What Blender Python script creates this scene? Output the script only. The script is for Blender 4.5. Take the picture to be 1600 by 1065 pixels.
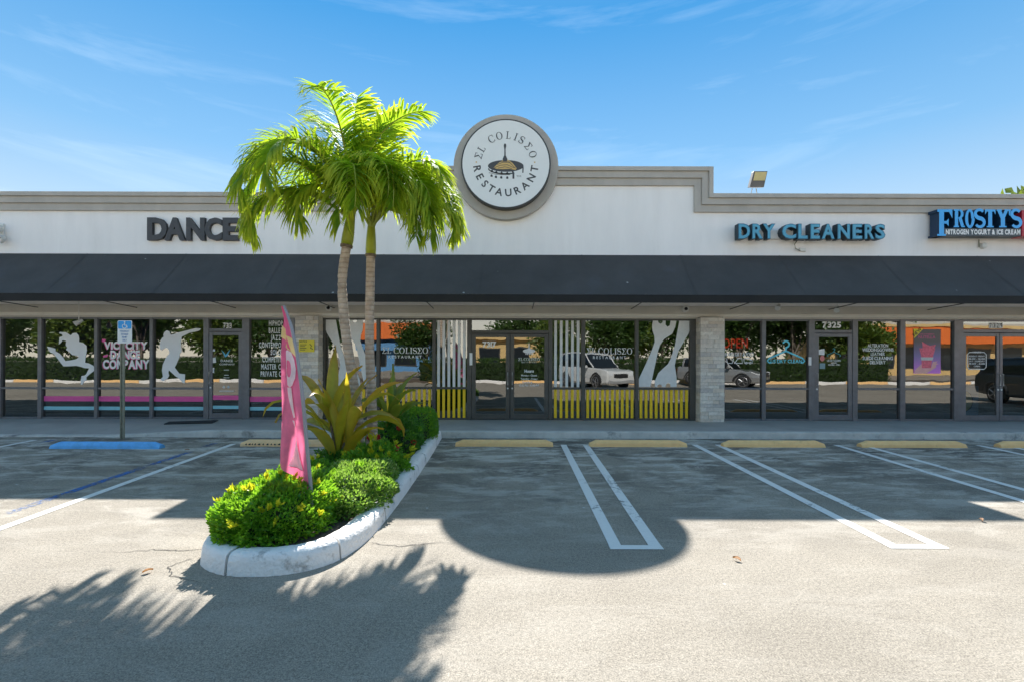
import bpy, bmesh, math, random
from mathutils import Vector, Matrix
for o in list(bpy.data.objects): bpy.data.objects.remove(o)
R = math.radians; PI = math.pi
scene = bpy.context.scene
col = scene.collection
rnd = random.Random(7)

# ------------------------------------------------------------------ camera
CAMH = 1.78; F = 780.0; HY = 553.0
cd = bpy.data.cameras.new('camera'); cam = bpy.data.objects.new('camera', cd); col.objects.link(cam)
cd.sensor_width = 36; cd.lens = 36 * F / 1600; cd.shift_y = (HY - 532.5) / 1600
cd.clip_start = .05; cd.clip_end = 3000
cam.location = (0, 0, CAMH)
cam.rotation_euler = (R(90), R(-0.16), 0)
scene.camera = cam

# ------------------------------------------------------------------ light
SX, SY = 0.105, 1.075                       # shadow offset per metre of height
sun_el = math.atan(1 / math.hypot(SX, SY)); sun_az = math.atan2(-SX, SY)
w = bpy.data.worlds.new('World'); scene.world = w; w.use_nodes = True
nt = w.node_tree; nt.nodes.clear()
def wn(t, **k):
    n = nt.nodes.new(t)
    for a, b in k.items(): setattr(n, a, b)
    return n
sky = wn('ShaderNodeTexSky', sky_type='NISHITA', sun_disc=False, sun_elevation=sun_el, sun_rotation=sun_az,
         altitude=0, air_density=1.0, dust_density=0.0, ozone_density=2.0)
bg = wn('ShaderNodeBackground'); bg.inputs[1].default_value = 0.10
out = wn('ShaderNodeOutputWorld')
tc = wn('ShaderNodeTexCoord'); mp = wn('ShaderNodeMapping')
mp.inputs['Scale'].default_value = (1.1, 1.1, 9.0); mp.inputs['Rotation'].default_value = (0.05, 0.10, 0)
ns = wn('ShaderNodeTexNoise'); ns.inputs['Scale'].default_value = 1.5; ns.inputs['Detail'].default_value = 7; ns.inputs['Roughness'].default_value = .62
ns.inputs['Distortion'].default_value = .5
rp = wn('ShaderNodeValToRGB'); rp.color_ramp.elements[0].position = .53; rp.color_ramp.elements[1].position = .85
rp.color_ramp.elements[1].color = (.27, .27, .27, 1)
mx = wn('ShaderNodeMix', data_type='RGBA'); mx.inputs['B'].default_value = (2.0, 2.3, 2.5, 1)
L = nt.links.new
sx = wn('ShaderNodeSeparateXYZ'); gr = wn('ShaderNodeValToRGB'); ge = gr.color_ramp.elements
for k, (p, c) in enumerate([(0, (4.3, 4.05, 3.5)), (.14, (3.5, 3.4, 3.1)), (.225, (.72, 1.02, 1.28)), (.34, (.33, .78, 1.27)), (.56, (.02, .47, 1.10)), (.78, (.42, .78, 1.16)), (1.0, (.62, .88, 1.16))]):  # sky gradient, with pale horizon and zenith added out of view to fill shade
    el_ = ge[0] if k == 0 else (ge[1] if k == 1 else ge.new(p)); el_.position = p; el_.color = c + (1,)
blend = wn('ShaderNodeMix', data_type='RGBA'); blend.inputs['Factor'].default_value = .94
L(tc.outputs['Generated'], mp.inputs['Vector']); L(mp.outputs[0], ns.inputs['Vector']); L(ns.outputs['Fac'], rp.inputs[0])
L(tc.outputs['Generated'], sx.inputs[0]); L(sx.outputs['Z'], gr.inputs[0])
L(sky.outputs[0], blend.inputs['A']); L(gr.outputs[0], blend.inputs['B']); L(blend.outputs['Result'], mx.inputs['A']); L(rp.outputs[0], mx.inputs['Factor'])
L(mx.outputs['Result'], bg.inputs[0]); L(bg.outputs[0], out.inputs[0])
sl = bpy.data.lights.new('sun', 'SUN'); sl.energy = 2.0; sl.angle = R(.55); sl.color = (1, .985, .955)
so = bpy.data.objects.new('sun', sl); col.objects.link(so); so.location = (0, 30, 40)
so.rotation_euler = Vector((SX, -SY, -1)).to_track_quat('-Z', 'Y').to_euler()
vs = scene.view_settings; vs.view_transform = 'Standard'; vs.look = 'None'; vs.exposure = 2.62; vs.gamma = 1
vs.use_curve_mapping = False
scene.render.engine = 'CYCLES'
scene.cycles.max_bounces = 8; scene.cycles.transparent_max_bounces = 16

# ------------------------------------------------------------------ materials
MATS = {}
def nodes_of(name):
    m = bpy.data.materials.new(name); m.use_nodes = True
    return m, m.node_tree, m.node_tree.nodes['Principled BSDF']
def M(name, c, rough=.6, var=.12, scale=4, bump=0, bscale=60, metal=0, spec=.5, stain=None, stretch=(1, 1, 1), coat=0):
    """procedural: base colour varied by two noises, optional stain colour (col, threshold, scale, strength), fine bump"""
    if name in MATS: return MATS[name]
    m, t, b = nodes_of(name); N = t.nodes.new; K = t.links.new
    tc = N('ShaderNodeTexCoord'); mp = N('ShaderNodeMapping'); mp.inputs['Scale'].default_value = stretch
    K(tc.outputs['Object'], mp.inputs[0])
    n = N('ShaderNodeTexNoise'); n.inputs['Scale'].default_value = scale; n.inputs['Detail'].default_value = 6; n.inputs['Roughness'].default_value = .65
    K(mp.outputs[0], n.inputs['Vector'])
    r = N('ShaderNodeValToRGB'); e = r.color_ramp.elements
    e[0].position = .3; e[1].position = .7
    e[0].color = tuple(max(0, x * (1 - var)) for x in c) + (1,); e[1].color = tuple(min(1, x * (1 + var)) for x in c) + (1,)
    K(n.outputs['Fac'], r.inputs[0]); last = r.outputs[0]
    if stain:
        sc, th, ssc, st = stain
        n2 = N('ShaderNodeTexNoise'); n2.inputs['Scale'].default_value = ssc; n2.inputs['Detail'].default_value = 8; n2.inputs['Roughness'].default_value = .7
        K(mp.outputs[0], n2.inputs['Vector'])
        r2 = N('ShaderNodeValToRGB'); r2.color_ramp.elements[0].position = th; r2.color_ramp.elements[1].position = min(1, th + .12)
        r2.color_ramp.elements[1].color = (st, st, st, 1)
        K(n2.outputs['Fac'], r2.inputs[0])
        x = N('ShaderNodeMix'); x.data_type = 'RGBA'; x.inputs['B'].default_value = sc + (1,)
        K(last, x.inputs['A']); K(r2.outputs[0], x.inputs['Factor']); last = x.outputs['Result']
    K(last, b.inputs['Base Color'])
    b.inputs['Roughness'].default_value = rough; b.inputs['Metallic'].default_value = metal
    b.inputs['Specular IOR Level'].default_value = spec; b.inputs['Coat Weight'].default_value = coat; b.inputs['Coat Roughness'].default_value = .05
    if bump:
        n3 = N('ShaderNodeTexNoise'); n3.inputs['Scale'].default_value = bscale; n3.inputs['Detail'].default_value = 4
        K(tc.outputs['Object'], n3.inputs['Vector'])
        bp = N('ShaderNodeBump'); bp.inputs['Strength'].default_value = bump; bp.inputs['Distance'].default_value = .02
        K(n3.outputs['Fac'], bp.inputs['Height']); K(bp.outputs[0], b.inputs['Normal'])
    MATS[name] = m; return m
def leafmat(name, cols, trans=(.35, .5, .04), tw=.4, rough=.45, rand='island', tip=None):
    if name in MATS: return MATS[name]
    m, t, b = nodes_of(name); N = t.nodes.new; K = t.links.new
    if rand == 'island':
        g = N('ShaderNodeNewGeometry'); f = g.outputs['Random Per Island']
    else:
        g = N('ShaderNodeObjectInfo'); f = g.outputs['Random']
    r = N('ShaderNodeValToRGB'); e = r.color_ramp.elements
    while len(e) < len(cols): e.new(.5)
    for i, c in enumerate(cols):
        e[i].position = i / (len(cols) - 1); e[i].color = c + (1,)
    K(f, r.inputs[0]); last = r.outputs[0]
    if tip:
        a = N('ShaderNodeAttribute'); a.attribute_name = 'tip'
        x = N('ShaderNodeMix'); x.data_type = 'RGBA'; x.inputs['B'].default_value = tip + (1,)
        K(last, x.inputs['A']); K(a.outputs['Fac'], x.inputs['Factor']); last = x.outputs['Result']
    n = N('ShaderNodeTexNoise'); n.inputs['Scale'].default_value = 9; tcn = N('ShaderNodeTexCoord'); K(tcn.outputs['Object'], n.inputs['Vector'])
    hsv = N('ShaderNodeHueSaturation'); mr = N('ShaderNodeMapRange'); mr.inputs['To Min'].default_value = .65; mr.inputs['To Max'].default_value = 1.35
    K(n.outputs['Fac'], mr.inputs['Value']); K(mr.outputs[0], hsv.inputs['Value']); K(last, hsv.inputs['Color']); last = hsv.outputs[0]
    K(last, b.inputs['Base Color']); b.inputs['Roughness'].default_value = rough
    tr = N('ShaderNodeBsdfTranslucent'); x2 = N('ShaderNodeMix'); x2.data_type = 'RGBA'; x2.blend_type = 'MIX'
    x2.inputs['Factor'].default_value = .5; x2.inputs['B'].default_value = trans + (1,); K(last, x2.inputs['A']); K(x2.outputs['Result'], tr.inputs[0])
    ms = N('ShaderNodeMixShader'); ms.inputs[0].default_value = tw
    K(b.outputs[0], ms.inputs[1]); K(tr.outputs[0], ms.inputs[2]); K(ms.outputs[0], t.nodes['Material Output'].inputs[0])
    MATS[name] = m; return m
def asphalt():
    m, t, b = nodes_of('asphalt'); N = t.nodes.new; K = t.links.new
    tc = N('ShaderNodeTexCoord')
    def noise(s, d=6, rg=.65, dist=0, vec=None):
        n = N('ShaderNodeTexNoise'); n.inputs['Scale'].default_value = s; n.inputs['Detail'].default_value = d; n.inputs['Roughness'].default_value = rg
        n.inputs['Distortion'].default_value = dist; K(vec or tc.outputs['Object'], n.inputs['Vector']); return n.outputs['Fac']
    def ramp(f, p0, c0, p1, c1):
        r = N('ShaderNodeValToRGB'); e = r.color_ramp.elements; e[0].position = p0; e[1].position = p1; e[0].color = c0 + (1,); e[1].color = c1 + (1,)
        K(f, r.inputs[0]); return r.outputs[0]
    def mix(a, bb, fac, mode='MIX'):
        x = N('ShaderNodeMix'); x.data_type = 'RGBA'; x.blend_type = mode
        if isinstance(fac, float): x.inputs['Factor'].default_value = fac
        else: K(fac, x.inputs['Factor'])
        K(a, x.inputs['A'])
        if isinstance(bb, tuple): x.inputs['B'].default_value = bb + (1,)
        else: K(bb, x.inputs['B'])
        return x.outputs['Result']
    base = ramp(noise(.55, 7, .6, .4), .32, (.258, .226, .184), .70, (.330, .291, .238))
    # aggregate showing through
    g1 = ramp(noise(105, 3, .65), .33, (.55, .55, .55), .64, (1.36, 1.35, 1.33))
    c = mix(base, g1, 1.0, 'MULTIPLY')
    g2 = ramp(noise(38, 5, .75), .32, (.55, .55, .55), .58, (1.12, 1.12, 1.12))
    c = mix(c, g2, .75, 'MULTIPLY')
    # worn pale patches, stretched along the stalls
    mp = N('ShaderNodeMapping'); mp.inputs['Scale'].default_value = (.8, 2.2, 1); K(tc.outputs['Object'], mp.inputs[0])
    wear = ramp(noise(1.1, 14, .80, .4, mp.outputs[0]), .485, (0, 0, 0), .575, (.9, .9, .9))
    sy = N('ShaderNodeSeparateXYZ'); K(tc.outputs['Object'], sy.inputs[0]); my = N('ShaderNodeMapRange'); my.inputs['From Min'].default_value = 4.5; my.inputs['From Max'].default_value = 9.0; my.inputs['To Min'].default_value = .12; K(sy.outputs['Y'], my.inputs[0])
    wm = N('ShaderNodeMath'); wm.operation = 'MULTIPLY'; K(wear, wm.inputs[0]); K(my.outputs[0], wm.inputs[1]); wear = wm.outputs[0]
    # oil and tyre darkening
    oil = ramp(noise(.6, 12, .75, .6), .46, (0, 0, 0), .57, (.8, .8, .8))
    om = N('ShaderNodeMath'); om.operation = 'MULTIPLY'; K(oil, om.inputs[0]); K(my.outputs[0], om.inputs[1]); oil = om.outputs[0]
    c = mix(c, (.095, .086, .076), oil)
    c = mix(c, (.56, .51, .44), wear)
    mpd = N('ShaderNodeMapping'); mpd.inputs['Location'].default_value = (.3, .7, 0); K(tc.outputs['Object'], mpd.inputs[0])
    nd = N('ShaderNodeTexNoise'); nd.inputs['Scale'].default_value = 9; nd.inputs['Detail'].default_value = 5; K(mpd.outputs[0], nd.inputs['Vector'])
    md = N('ShaderNodeVectorMath'); md.operation = 'MULTIPLY_ADD'; md.inputs[1].default_value = (.10, .10, .10); K(nd.outputs['Color'], md.inputs[0]); K(mpd.outputs[0], md.inputs[2])
    vd = N('ShaderNodeTexVoronoi'); vd.inputs['Scale'].default_value = .85; vd.inputs['Randomness'].default_value = 1; K(md.outputs[0], vd.inputs['Vector'])
    dr_ = ramp(vd.outputs['Distance'], .05, (.55, .55, .55), .13, (0, 0, 0)); c = mix(c, (.09, .083, .075), dr_)
    # sparse white specks
    v = N('ShaderNodeTexVoronoi'); v.inputs['Scale'].default_value = 1.6; K(tc.outputs['Object'], v.inputs['Vector'])
    sp = ramp(v.outputs['Distance'], .018, (.8, .8, .8), .03, (0, 0, 0)); c = mix(c, (.6, .58, .54), sp)
    K(c, b.inputs['Base Color']); b.inputs['Roughness'].default_value = .9; b.inputs['Specular IOR Level'].default_value = .15
    bp = N('ShaderNodeBump'); bp.inputs['Strength'].default_value = .3; bp.inputs['Distance'].default_value = .008
    K(noise(95, 4, .7), bp.inputs['Height']); K(bp.outputs[0], b.inputs['Normal'])
    return m
def paintmat(name, c, wear=.55):
    """road paint worn through to the asphalt below"""
    m, t, b = nodes_of(name); N = t.nodes.new; K = t.links.new
    tc = N('ShaderNodeTexCoord'); n = N('ShaderNodeTexNoise'); n.inputs['Scale'].default_value = 14; n.inputs['Detail'].default_value = 9; n.inputs['Roughness'].default_value = .75
    n2 = N('ShaderNodeTexNoise'); n2.inputs['Scale'].default_value = 1.1; n2.inputs['Detail'].default_value = 3
    K(tc.outputs['Object'], n.inputs['Vector']); K(tc.outputs['Object'], n2.inputs['Vector'])
    ad = N('ShaderNodeMath'); ad.operation = 'ADD'; K(n.outputs['Fac'], ad.inputs[0]); K(n2.outputs['Fac'], ad.inputs[1])
    r = N('ShaderNodeValToRGB'); r.color_ramp.elements[0].position = wear; r.color_ramp.elements[1].position = wear + .1
    hf = N('ShaderNodeMath'); hf.operation = 'MULTIPLY'; hf.inputs[1].default_value = .5; K(ad.outputs[0], hf.inputs[0]); K(hf.outputs[0], r.inputs[0])
    r2 = N('ShaderNodeValToRGB'); r2.color_ramp.elements[0].color = tuple(x * .8 for x in c) + (1,); r2.color_ramp.elements[1].color = c + (1,); K(n.outputs['Fac'], r2.inputs[0])
    K(r2.outputs[0], b.inputs['Base Color']); b.inputs['Roughness'].default_value = .8
    tr = N('ShaderNodeBsdfTransparent'); ms = N('ShaderNodeMixShader'); K(r.outputs[0], ms.inputs[0])
    K(tr.outputs[0], ms.inputs[1]); K(b.outputs[0], ms.inputs[2]); K(ms.outputs[0], t.nodes['Material Output'].inputs[0])
    return m
def glassmat(name, refl=.15, tint=(.30, .36, .36), rcol=(.96, .96, .93)):
    m, t, b = nodes_of(name); N = t.nodes.new; K = t.links.new; t.nodes.remove(b)
    tr = N('ShaderNodeBsdfTransparent'); tr.inputs[0].default_value = tint + (1,)
    gl = N('ShaderNodeBsdfGlossy'); gl.inputs['Roughness'].default_value = .0; gl.inputs[0].default_value = rcol + (1,)
    fr = N('ShaderNodeFresnel'); fr.inputs[0].default_value = 1.5; ad = N('ShaderNodeMath'); ad.inputs[1].default_value = refl; K(fr.outputs[0], ad.inputs[0]); ad.use_clamp = True
    tc = N('ShaderNodeTexCoord'); n = N('ShaderNodeTexNoise'); n.inputs['Scale'].default_value = 1.3; K(tc.outputs['Object'], n.inputs['Vector'])
    bp = N('ShaderNodeBump'); bp.inputs['Strength'].default_value = .055; bp.inputs['Distance'].default_value = .03; K(n.outputs['Fac'], bp.inputs['Height']); K(bp.outputs[0], gl.inputs['Normal'])
    ms = N('ShaderNodeMixShader'); K(ad.outputs[0], ms.inputs[0]); K(tr.outputs[0], ms.inputs[1]); K(gl.outputs[0], ms.inputs[2])
    K(ms.outputs[0], t.nodes['Material Output'].inputs[0]); return m

m_asphalt = asphalt()
m_white_line = paintmat('white_line_paint', (.80, .77, .72), .33)
m_blue_line = paintmat('blue_line_paint', (.05, .16, .42), .49)
m_stucco = M('stucco', (.87, .845, .825), .85, .045, 1.2, .25, 90, stain=((.74, .71, .68), .56, 1.3, .25), stretch=(1.8, 1.6, .30))
m_cornice = M('cornice_paint', (.44, .41, .37), .8, .10, 2.2, .2, 70, stain=((.36, .33, .285), .58, 1.4, .6), stretch=(1, 1, .6))
m_beam = M('beam_paint', (.60, .56, .49), .8, .08, 2, .1, 50)
m_trim = M('trim_paint', (.80, .76, .68), .7, .06, 3)
m_awning = M('awning_canvas', (.060, .059, .058), .75, .16, 1.3, .25, 140, spec=.3, stain=((.07, .075, .085), .60, .9, .6), stretch=(1, 1, 1))
def add_specks(m, sc, col_, r0, r1):
    t = m.node_tree; N = t.nodes.new; K = t.links.new; b = t.nodes['Principled BSDF']; src = b.inputs['Base Color'].links[0].from_socket
    tcn = N('ShaderNodeTexCoord'); v = N('ShaderNodeTexVoronoi'); v.inputs['Scale'].default_value = sc; K(tcn.outputs['Object'], v.inputs['Vector'])
    r = N('ShaderNodeValToRGB'); e = r.color_ramp.elements; e[0].position = r0; e[0].color = (.8, .8, .8, 1); e[1].position = r1; e[1].color = (0, 0, 0, 1); K(v.outputs['Distance'], r.inputs[0])
    x = N('ShaderNodeMix'); x.data_type = 'RGBA'; x.inputs['B'].default_value = col_ + (1,); K(src, x.inputs['A']); K(r.outputs[0], x.inputs['Factor']); K(x.outputs['Result'], b.inputs['Base Color'])
add_specks(m_awning, 1.5, (.5, .5, .48), .025, .045)
m_awning2 = M('awning_valance_canvas', (.024, .024, .024), .8, .15, 2, .2, 140, spec=.25)
m_frame_d = M('dark_bronze_frame', (.09, .088, .080), .45, .15, 6, metal=.3)
m_frame_b = M('blue_grey_frame', (.17, .175, .19), .4, .15, 6, metal=.35)
m_glass = glassmat('window_glass')
m_door_glass = glassmat('door_glass', .15)
m_vinyl = M('white_vinyl', (.84, .84, .83), .5, .03)
m_vinyl_soft = M('white_print', (.62, .63, .62), .5, .1, 30)
m_yellow_v = M('yellow_slat_paint', (.98, .62, .015), .5, .08, 9)
m_white_v = M('white_slat_paint', (.78, .78, .76), .5, .06, 9)
m_pink_v = M('pink_vinyl', (.80, .10, .34), .5, .08)
m_cyan_v = M('cyan_vinyl', (.28, .62, .70), .5, .06)
m_sidewalk = M('sidewalk_concrete', (.40, .37, .335), .85, .14, 1.4, .15, 120, stain=((.29, .27, .245), .58, .7, .6))
m_kerb = M('kerb_concrete', (.58, .55, .50), .85, .18, 3, .3, 60, stain=((.14, .135, .13), .56, 2.2, .75))
m_kerb_white = M('white_kerb_paint', (.84, .80, .76), .8, .07, 3, .8, 30, stain=((.26, .245, .225), .56, 4.6, .8))
m_stop_y = M('yellow_stop_paint', (.98, .58, .25), .8, .09, 6, .4, 45, stain=((.62, .36, .15), .58, 11, .55))
m_stop_pale = M('faded_stop_paint', (.92, .58, .30), .8, .09, 6, .4, 45, stain=((.62, .52, .40), .56, 9, .6))
m_stop_b = M('blue_stop_paint', (.15, .47, .88), .75, .15, 8, .5, 40, stain=((.20, .36, .60), .58, 9, .5))
m_soil = M('mulch_soil', (.10, .075, .055), .95, .4, 20, .8, 60)
m_black = M('black_paint', (.015, .015, .016), .5, .1)
m_rim = M('sign_rim_metal', (.035, .036, .035), .4, .1)
m_face = M('sign_face_acrylic', (.76, .77, .76), .35, .02)
m_charcoal = M('charcoal_print', (.055, .058, .062), .5, .1)
m_gold = M('gold_print', (.60, .40, .14), .5, .1)
m_dance = M('dark_grey_letter', (.058, .060, .066), .6, .12, 12, .2, 90)
m_dance_side = M('letter_return', (.035, .036, .04), .6, .1)
m_teal = M('teal_letter_face', (.085, .36, .52), .4, .16, 7)
m_teal_trim = M('teal_letter_trim', (.03, .16, .26), .5, .1)
m_teal_side = M('teal_letter_return', (.008, .030, .045), .5, .1)
m_fblue = M('bright_blue_face', (.035, .40, .86), .35, .05)
m_fnavy = M('navy_return', (.006, .035, .085), .5, .1)
m_metal = M('galvanised_metal', (.42, .43, .42), .45, .15, 10, metal=.6)
m_post = M('weathered_post', (.26, .26, .20), .6, .25, 14, metal=.2)
m_white_plastic = M('white_plastic', (.70, .69, .65), .45, .06)
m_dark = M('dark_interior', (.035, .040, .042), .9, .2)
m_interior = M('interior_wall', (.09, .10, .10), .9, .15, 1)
m_stone = []
for i, c in enumerate([(.72, .65, .56), (.66, .60, .53), (.78, .72, .63), (.55, .505, .46), (.70, .61, .50)]):
    m_stone.append(M('ledger_stone_%d' % i, c, .85, .16, 18, .6, 60))
m_mortar = M('mortar', (.22, .215, .205), .9, .1, 10)

# ------------------------------------------------------------------ mesh helpers
ORG = {}
def tag(o, label=None, cat=None, group=None, kind=None):
    if label: o['label'] = label
    if cat: o['category'] = cat
    if group: o['group'] = group
    if kind: o['kind'] = kind
    return o
def thing(name, label, cat, loc=(0, 0, 0), rz=0, group=None):
    o = bpy.data.objects.new(name, None); col.objects.link(o); o.location = loc; o.rotation_euler = (0, 0, rz)
    o.empty_display_size = .2; ORG[o.name] = Vector(loc) if rz == 0 else Vector((0, 0, 0)); return tag(o, label, cat, group)
class MB:
    def __init__(s): s.v = []; s.f = []; s.m = []
    def add(s, vs, fs, mi=0):
        b = len(s.v); s.v += [tuple(v) for v in vs]
        for f in fs: s.f.append([b + i for i in f]); s.m.append(mi)
        return s
    def box(s, x0, x1, y0, y1, z0, z1, mi=0):
        return s.add([(x0, y0, z0), (x1, y0, z0), (x1, y1, z0), (x0, y1, z0), (x0, y0, z1), (x1, y0, z1), (x1, y1, z1), (x0, y1, z1)],
                     [(0, 3, 2, 1), (4, 5, 6, 7), (0, 1, 5, 4), (1, 2, 6, 5), (2, 3, 7, 6), (3, 0, 4, 7)], mi)
    def prism_y(s, poly, y0, y1, mf=0, ms=None):
        """polygon in (x,z), counter-clockwise or not, extruded y0 (front) to y1 (back)"""
        ms = mf if ms is None else ms
        a = sum(poly[i][0] * poly[(i + 1) % len(poly)][1] - poly[(i + 1) % len(poly)][0] * poly[i][1] for i in range(len(poly)))
        if a < 0: poly = poly[::-1]
        n = len(poly); vs = [(x, y0, z) for x, z in poly] + [(x, y1, z) for x, z in poly]
        s.add(vs, [tuple(range(n))], mf)
        b = len(s.v) - 2 * n
        s.f.append([b + n + i for i in reversed(range(n))]); s.m.append(ms)
        for i in range(n):
            j = (i + 1) % n; s.f.append([b + i, b + n + i, b + n + j, b + j]); s.m.append(ms)
        return s
    def flat(s, poly, y, mi=0):
        a = sum(poly[i][0] * poly[(i + 1) % len(poly)][1] - poly[(i + 1) % len(poly)][0] * poly[i][1] for i in range(len(poly)))
        if a < 0: poly = poly[::-1]
        return s.add([(x, y, z) for x, z in poly], [tuple(range(len(poly)))], mi)
    def tube(s, pts, r, n=8, mi=0, cap=True):
        pts = [Vector(p) for p in pts]; rs = r if isinstance(r, (list, tuple)) else [r] * len(pts)
        up = Vector((0, 0, 1)); b = len(s.v)
        for i, p in enumerate(pts):
            d = (pts[min(i + 1, len(pts) - 1)] - pts[max(i - 1, 0)]).normalized()
            a = d.cross(up)
            if a.length < .01: a = d.cross(Vector((1, 0, 0)))
            a.normalize(); c = d.cross(a)
            for k in range(n):
                t = 2 * PI * k / n; s.v.append(tuple(p + (a * math.cos(t) + c * math.sin(t)) * rs[i]))
        for i in range(len(pts) - 1):
            for k in range(n):
                s.f.append([b + i * n + k, b + i * n + (k + 1) % n, b + (i + 1) * n + (k + 1) % n, b + (i + 1) * n + k]); s.m.append(mi)
        if cap:
            s.f.append([b + k for k in range(n)]); s.m.append(mi); s.f.append([b + (len(pts) - 1) * n + k for k in reversed(range(n))]); s.m.append(mi)
        return s
    def build(s, name, mats, parent=None, smooth=False, bevel=0, fix=False):
        o0 = Vector((0, 0, 0))
        if parent is not None: o0 = ORG.get(parent.name, o0)
        me = bpy.data.meshes.new(name)
        me.from_pydata([(x - o0.x, y - o0.y, z - o0.z) for x, y, z in s.v], [], s.f)
        if not isinstance(mats, (list, tuple)): mats = [mats]
        for m in mats: me.materials.append(m)
        me.polygons.foreach_set('material_index', s.m)
        if fix:
            bm = bmesh.new(); bm.from_mesh(me); bmesh.ops.recalc_face_normals(bm, faces=bm.faces); bm.to_mesh(me); bm.free()
        if smooth: me.polygons.foreach_set('use_smooth', [True] * len(me.polygons))
        me.update()
        o = bpy.data.objects.new(name, me); col.objects.link(o)
        if parent is not None: o.parent = parent
        ORG[o.name] = o0
        if bevel:
            bv = o.modifiers.new('bevel', 'BEVEL'); bv.width = bevel; bv.segments = 2; bv.limit_method = 'ANGLE'
        return o
def struct(o): o['kind'] = 'structure'; return o
def place_mesh(name, me, loc, parent=None, rot=None, scale=None):
    o = bpy.data.objects.new(name, me); col.objects.link(o)
    o0 = ORG.get(parent.name, Vector()) if parent is not None else Vector()
    o.location = Vector(loc) - o0
    if rot: o.rotation_euler = rot
    if scale: o.scale = scale
    if parent is not None: o.parent = parent
    ORG[o.name] = o0
    return o
def copy_tree(o, parent=None):
    c = o.copy(); col.objects.link(c); c.parent = parent
    for ch in list(o.children): copy_tree(ch, c)
    return c

# ------------------------------------------------------------------ lettering
CH = "ABCDEFGHIJKLMNOPQRSTUVWXYZ0123456789&'-.:abcdefghijklmnopqrstuvwxyz$,"
GL = {}
def make_glyphs():
    tmp = []
    for bold, off in ((0, 0.0), (1, .022), (2, .045)):
        for c in CH:
            cu = bpy.data.curves.new('t', 'FONT'); cu.body = c; cu.size = 1; cu.offset = off; cu.resolution_u = 3; cu.fill_mode = 'FRONT'
            ob = bpy.data.objects.new('t', cu); col.objects.link(ob); tmp.append((c, bold, ob))
    bpy.context.view_layer.update(); dg = bpy.context.evaluated_depsgraph_get()
    for c, bold, ob in tmp:
        me = ob.evaluated_get(dg).to_mesh()
        bm = bmesh.new(); bm.from_mesh(me); bmesh.ops.remove_doubles(bm, verts=bm.verts, dist=1e-5)
        vs = [(v.co.x, v.co.y) for v in bm.verts]; bm.verts.index_update()
        fs = [[v.index for v in f.verts] for f in bm.faces]; be = [(e.verts[0].index, e.verts[1].index) for e in bm.edges if len(e.link_faces) == 1]
        if vs:
            x0 = min(v[0] for v in vs); x1 = max(v[0] for v in vs)
            GL[c, bold] = ([(x - x0, y) for x, y in vs], fs, be, x1 - x0)
        bm.free(); ob.evaluated_get(dg).to_mesh_clear()
    for c, bold, ob in tmp:
        cu = ob.data; bpy.data.objects.remove(ob); bpy.data.curves.remove(cu)
make_glyphs()
CAP = max(v[1] for v in GL['H', 0][0])
def layout(text, bold=1, gap=.07, space=.3, xs=1.0):
    """list of (char, x offset) and the total width, in units of cap height"""
    x = 0; res = []
    for c in text:
        if c == ' ': x += space; continue
        g = GL[c, bold]; res.append((c, x)); x += g[3] / CAP * xs + gap
    return res, x - gap
def put_glyph(mb, c, bold, fx, y, depth=0, mf=0, ms=0):
    """fx maps glyph coords (cap height 1) to (x,z)"""
    vs, fs, be, _ = GL[c, bold]
    p = [fx(x / CAP, yy / CAP) for x, yy in vs]
    a = 0
    for f in fs:
        for i in range(len(f)):
            q, r_ = p[f[i]], p[f[(i + 1) % len(f)]]; a += q[0] * r_[1] - r_[0] * q[1]
    mb.add([(x, y, z) for x, z in p], fs if a > 0 else [f[::-1] for f in fs], mf)
    if depth:
        b = len(mb.v)
        for i, j in be:
            mb.add([(p[i][0], y, p[i][1]), (p[j][0], y, p[j][1]), (p[j][0], y + depth, p[j][1]), (p[i][0], y + depth, p[i][1])], [(0, 1, 2, 3)], ms)
def text_fit(mb, text, x0, x1, z0, z1, y, bold=1, gap=.09, space=.35, mi=0):
    ls, wd = layout(text, bold, gap, space); k = (x1 - x0) / wd; h = z1 - z0
    for c, xo in ls: put_glyph(mb, c, bold, lambda a, b, xo=xo: (x0 + (a + xo) * k, z0 + b * h), y, 0, mi)
def text_c(mb, text, xc, z0, h, y, bold=1, gap=.09, space=.35, xs=1.0, mi=0):
    ls, wd = layout(text, bold, gap, space, xs); 
    for c, xo in ls: put_glyph(mb, c, bold, lambda a, b, xo=xo: (xc - wd * h / 2 + (a * xs + xo) * h, z0 + b * h), y, 0, mi)
# serif and slab letters drawn as outlines of our own (unit cap height)
def rc(x0, y0, x1, y1): return [(x0, y0), (x1, y0), (x1, y1), (x0, y1)]
def ringp(cx, cy, rx, ry, tx, ty, a0=0, a1=360, n=22):
    out_ = []
    for i in range(n):
        t0 = R(a0 + (a1 - a0) * i / n); t1 = R(a0 + (a1 - a0) * (i + 1) / n)
        out_.append([(cx + rx * math.cos(t0), cy + ry * math.sin(t0)), (cx + rx * math.cos(t1), cy + ry * math.sin(t1)),
                     (cx + (rx - tx) * math.cos(t1), cy + (ry - ty) * math.sin(t1)), (cx + (rx - tx) * math.cos(t0), cy + (ry - ty) * math.sin(t0))])
    return out_
def stroke(pts, ws):
    """ribbon along a polyline with a width per point"""
    P = [Vector(p) for p in pts]; l = []; r = []
    for i, p in enumerate(P):
        d = (P[min(i + 1, len(P) - 1)] - P[max(0, i - 1)]).normalized(); nrm = Vector((-d.y, d.x)); w_ = ws[i] if isinstance(ws, (list, tuple)) else ws
        l.append(tuple(p + nrm * w_ / 2)); r.append(tuple(p - nrm * w_ / 2))
    return [[l[i], r[i], r[i + 1], l[i + 1]] for i in range(len(P) - 1)]
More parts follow.
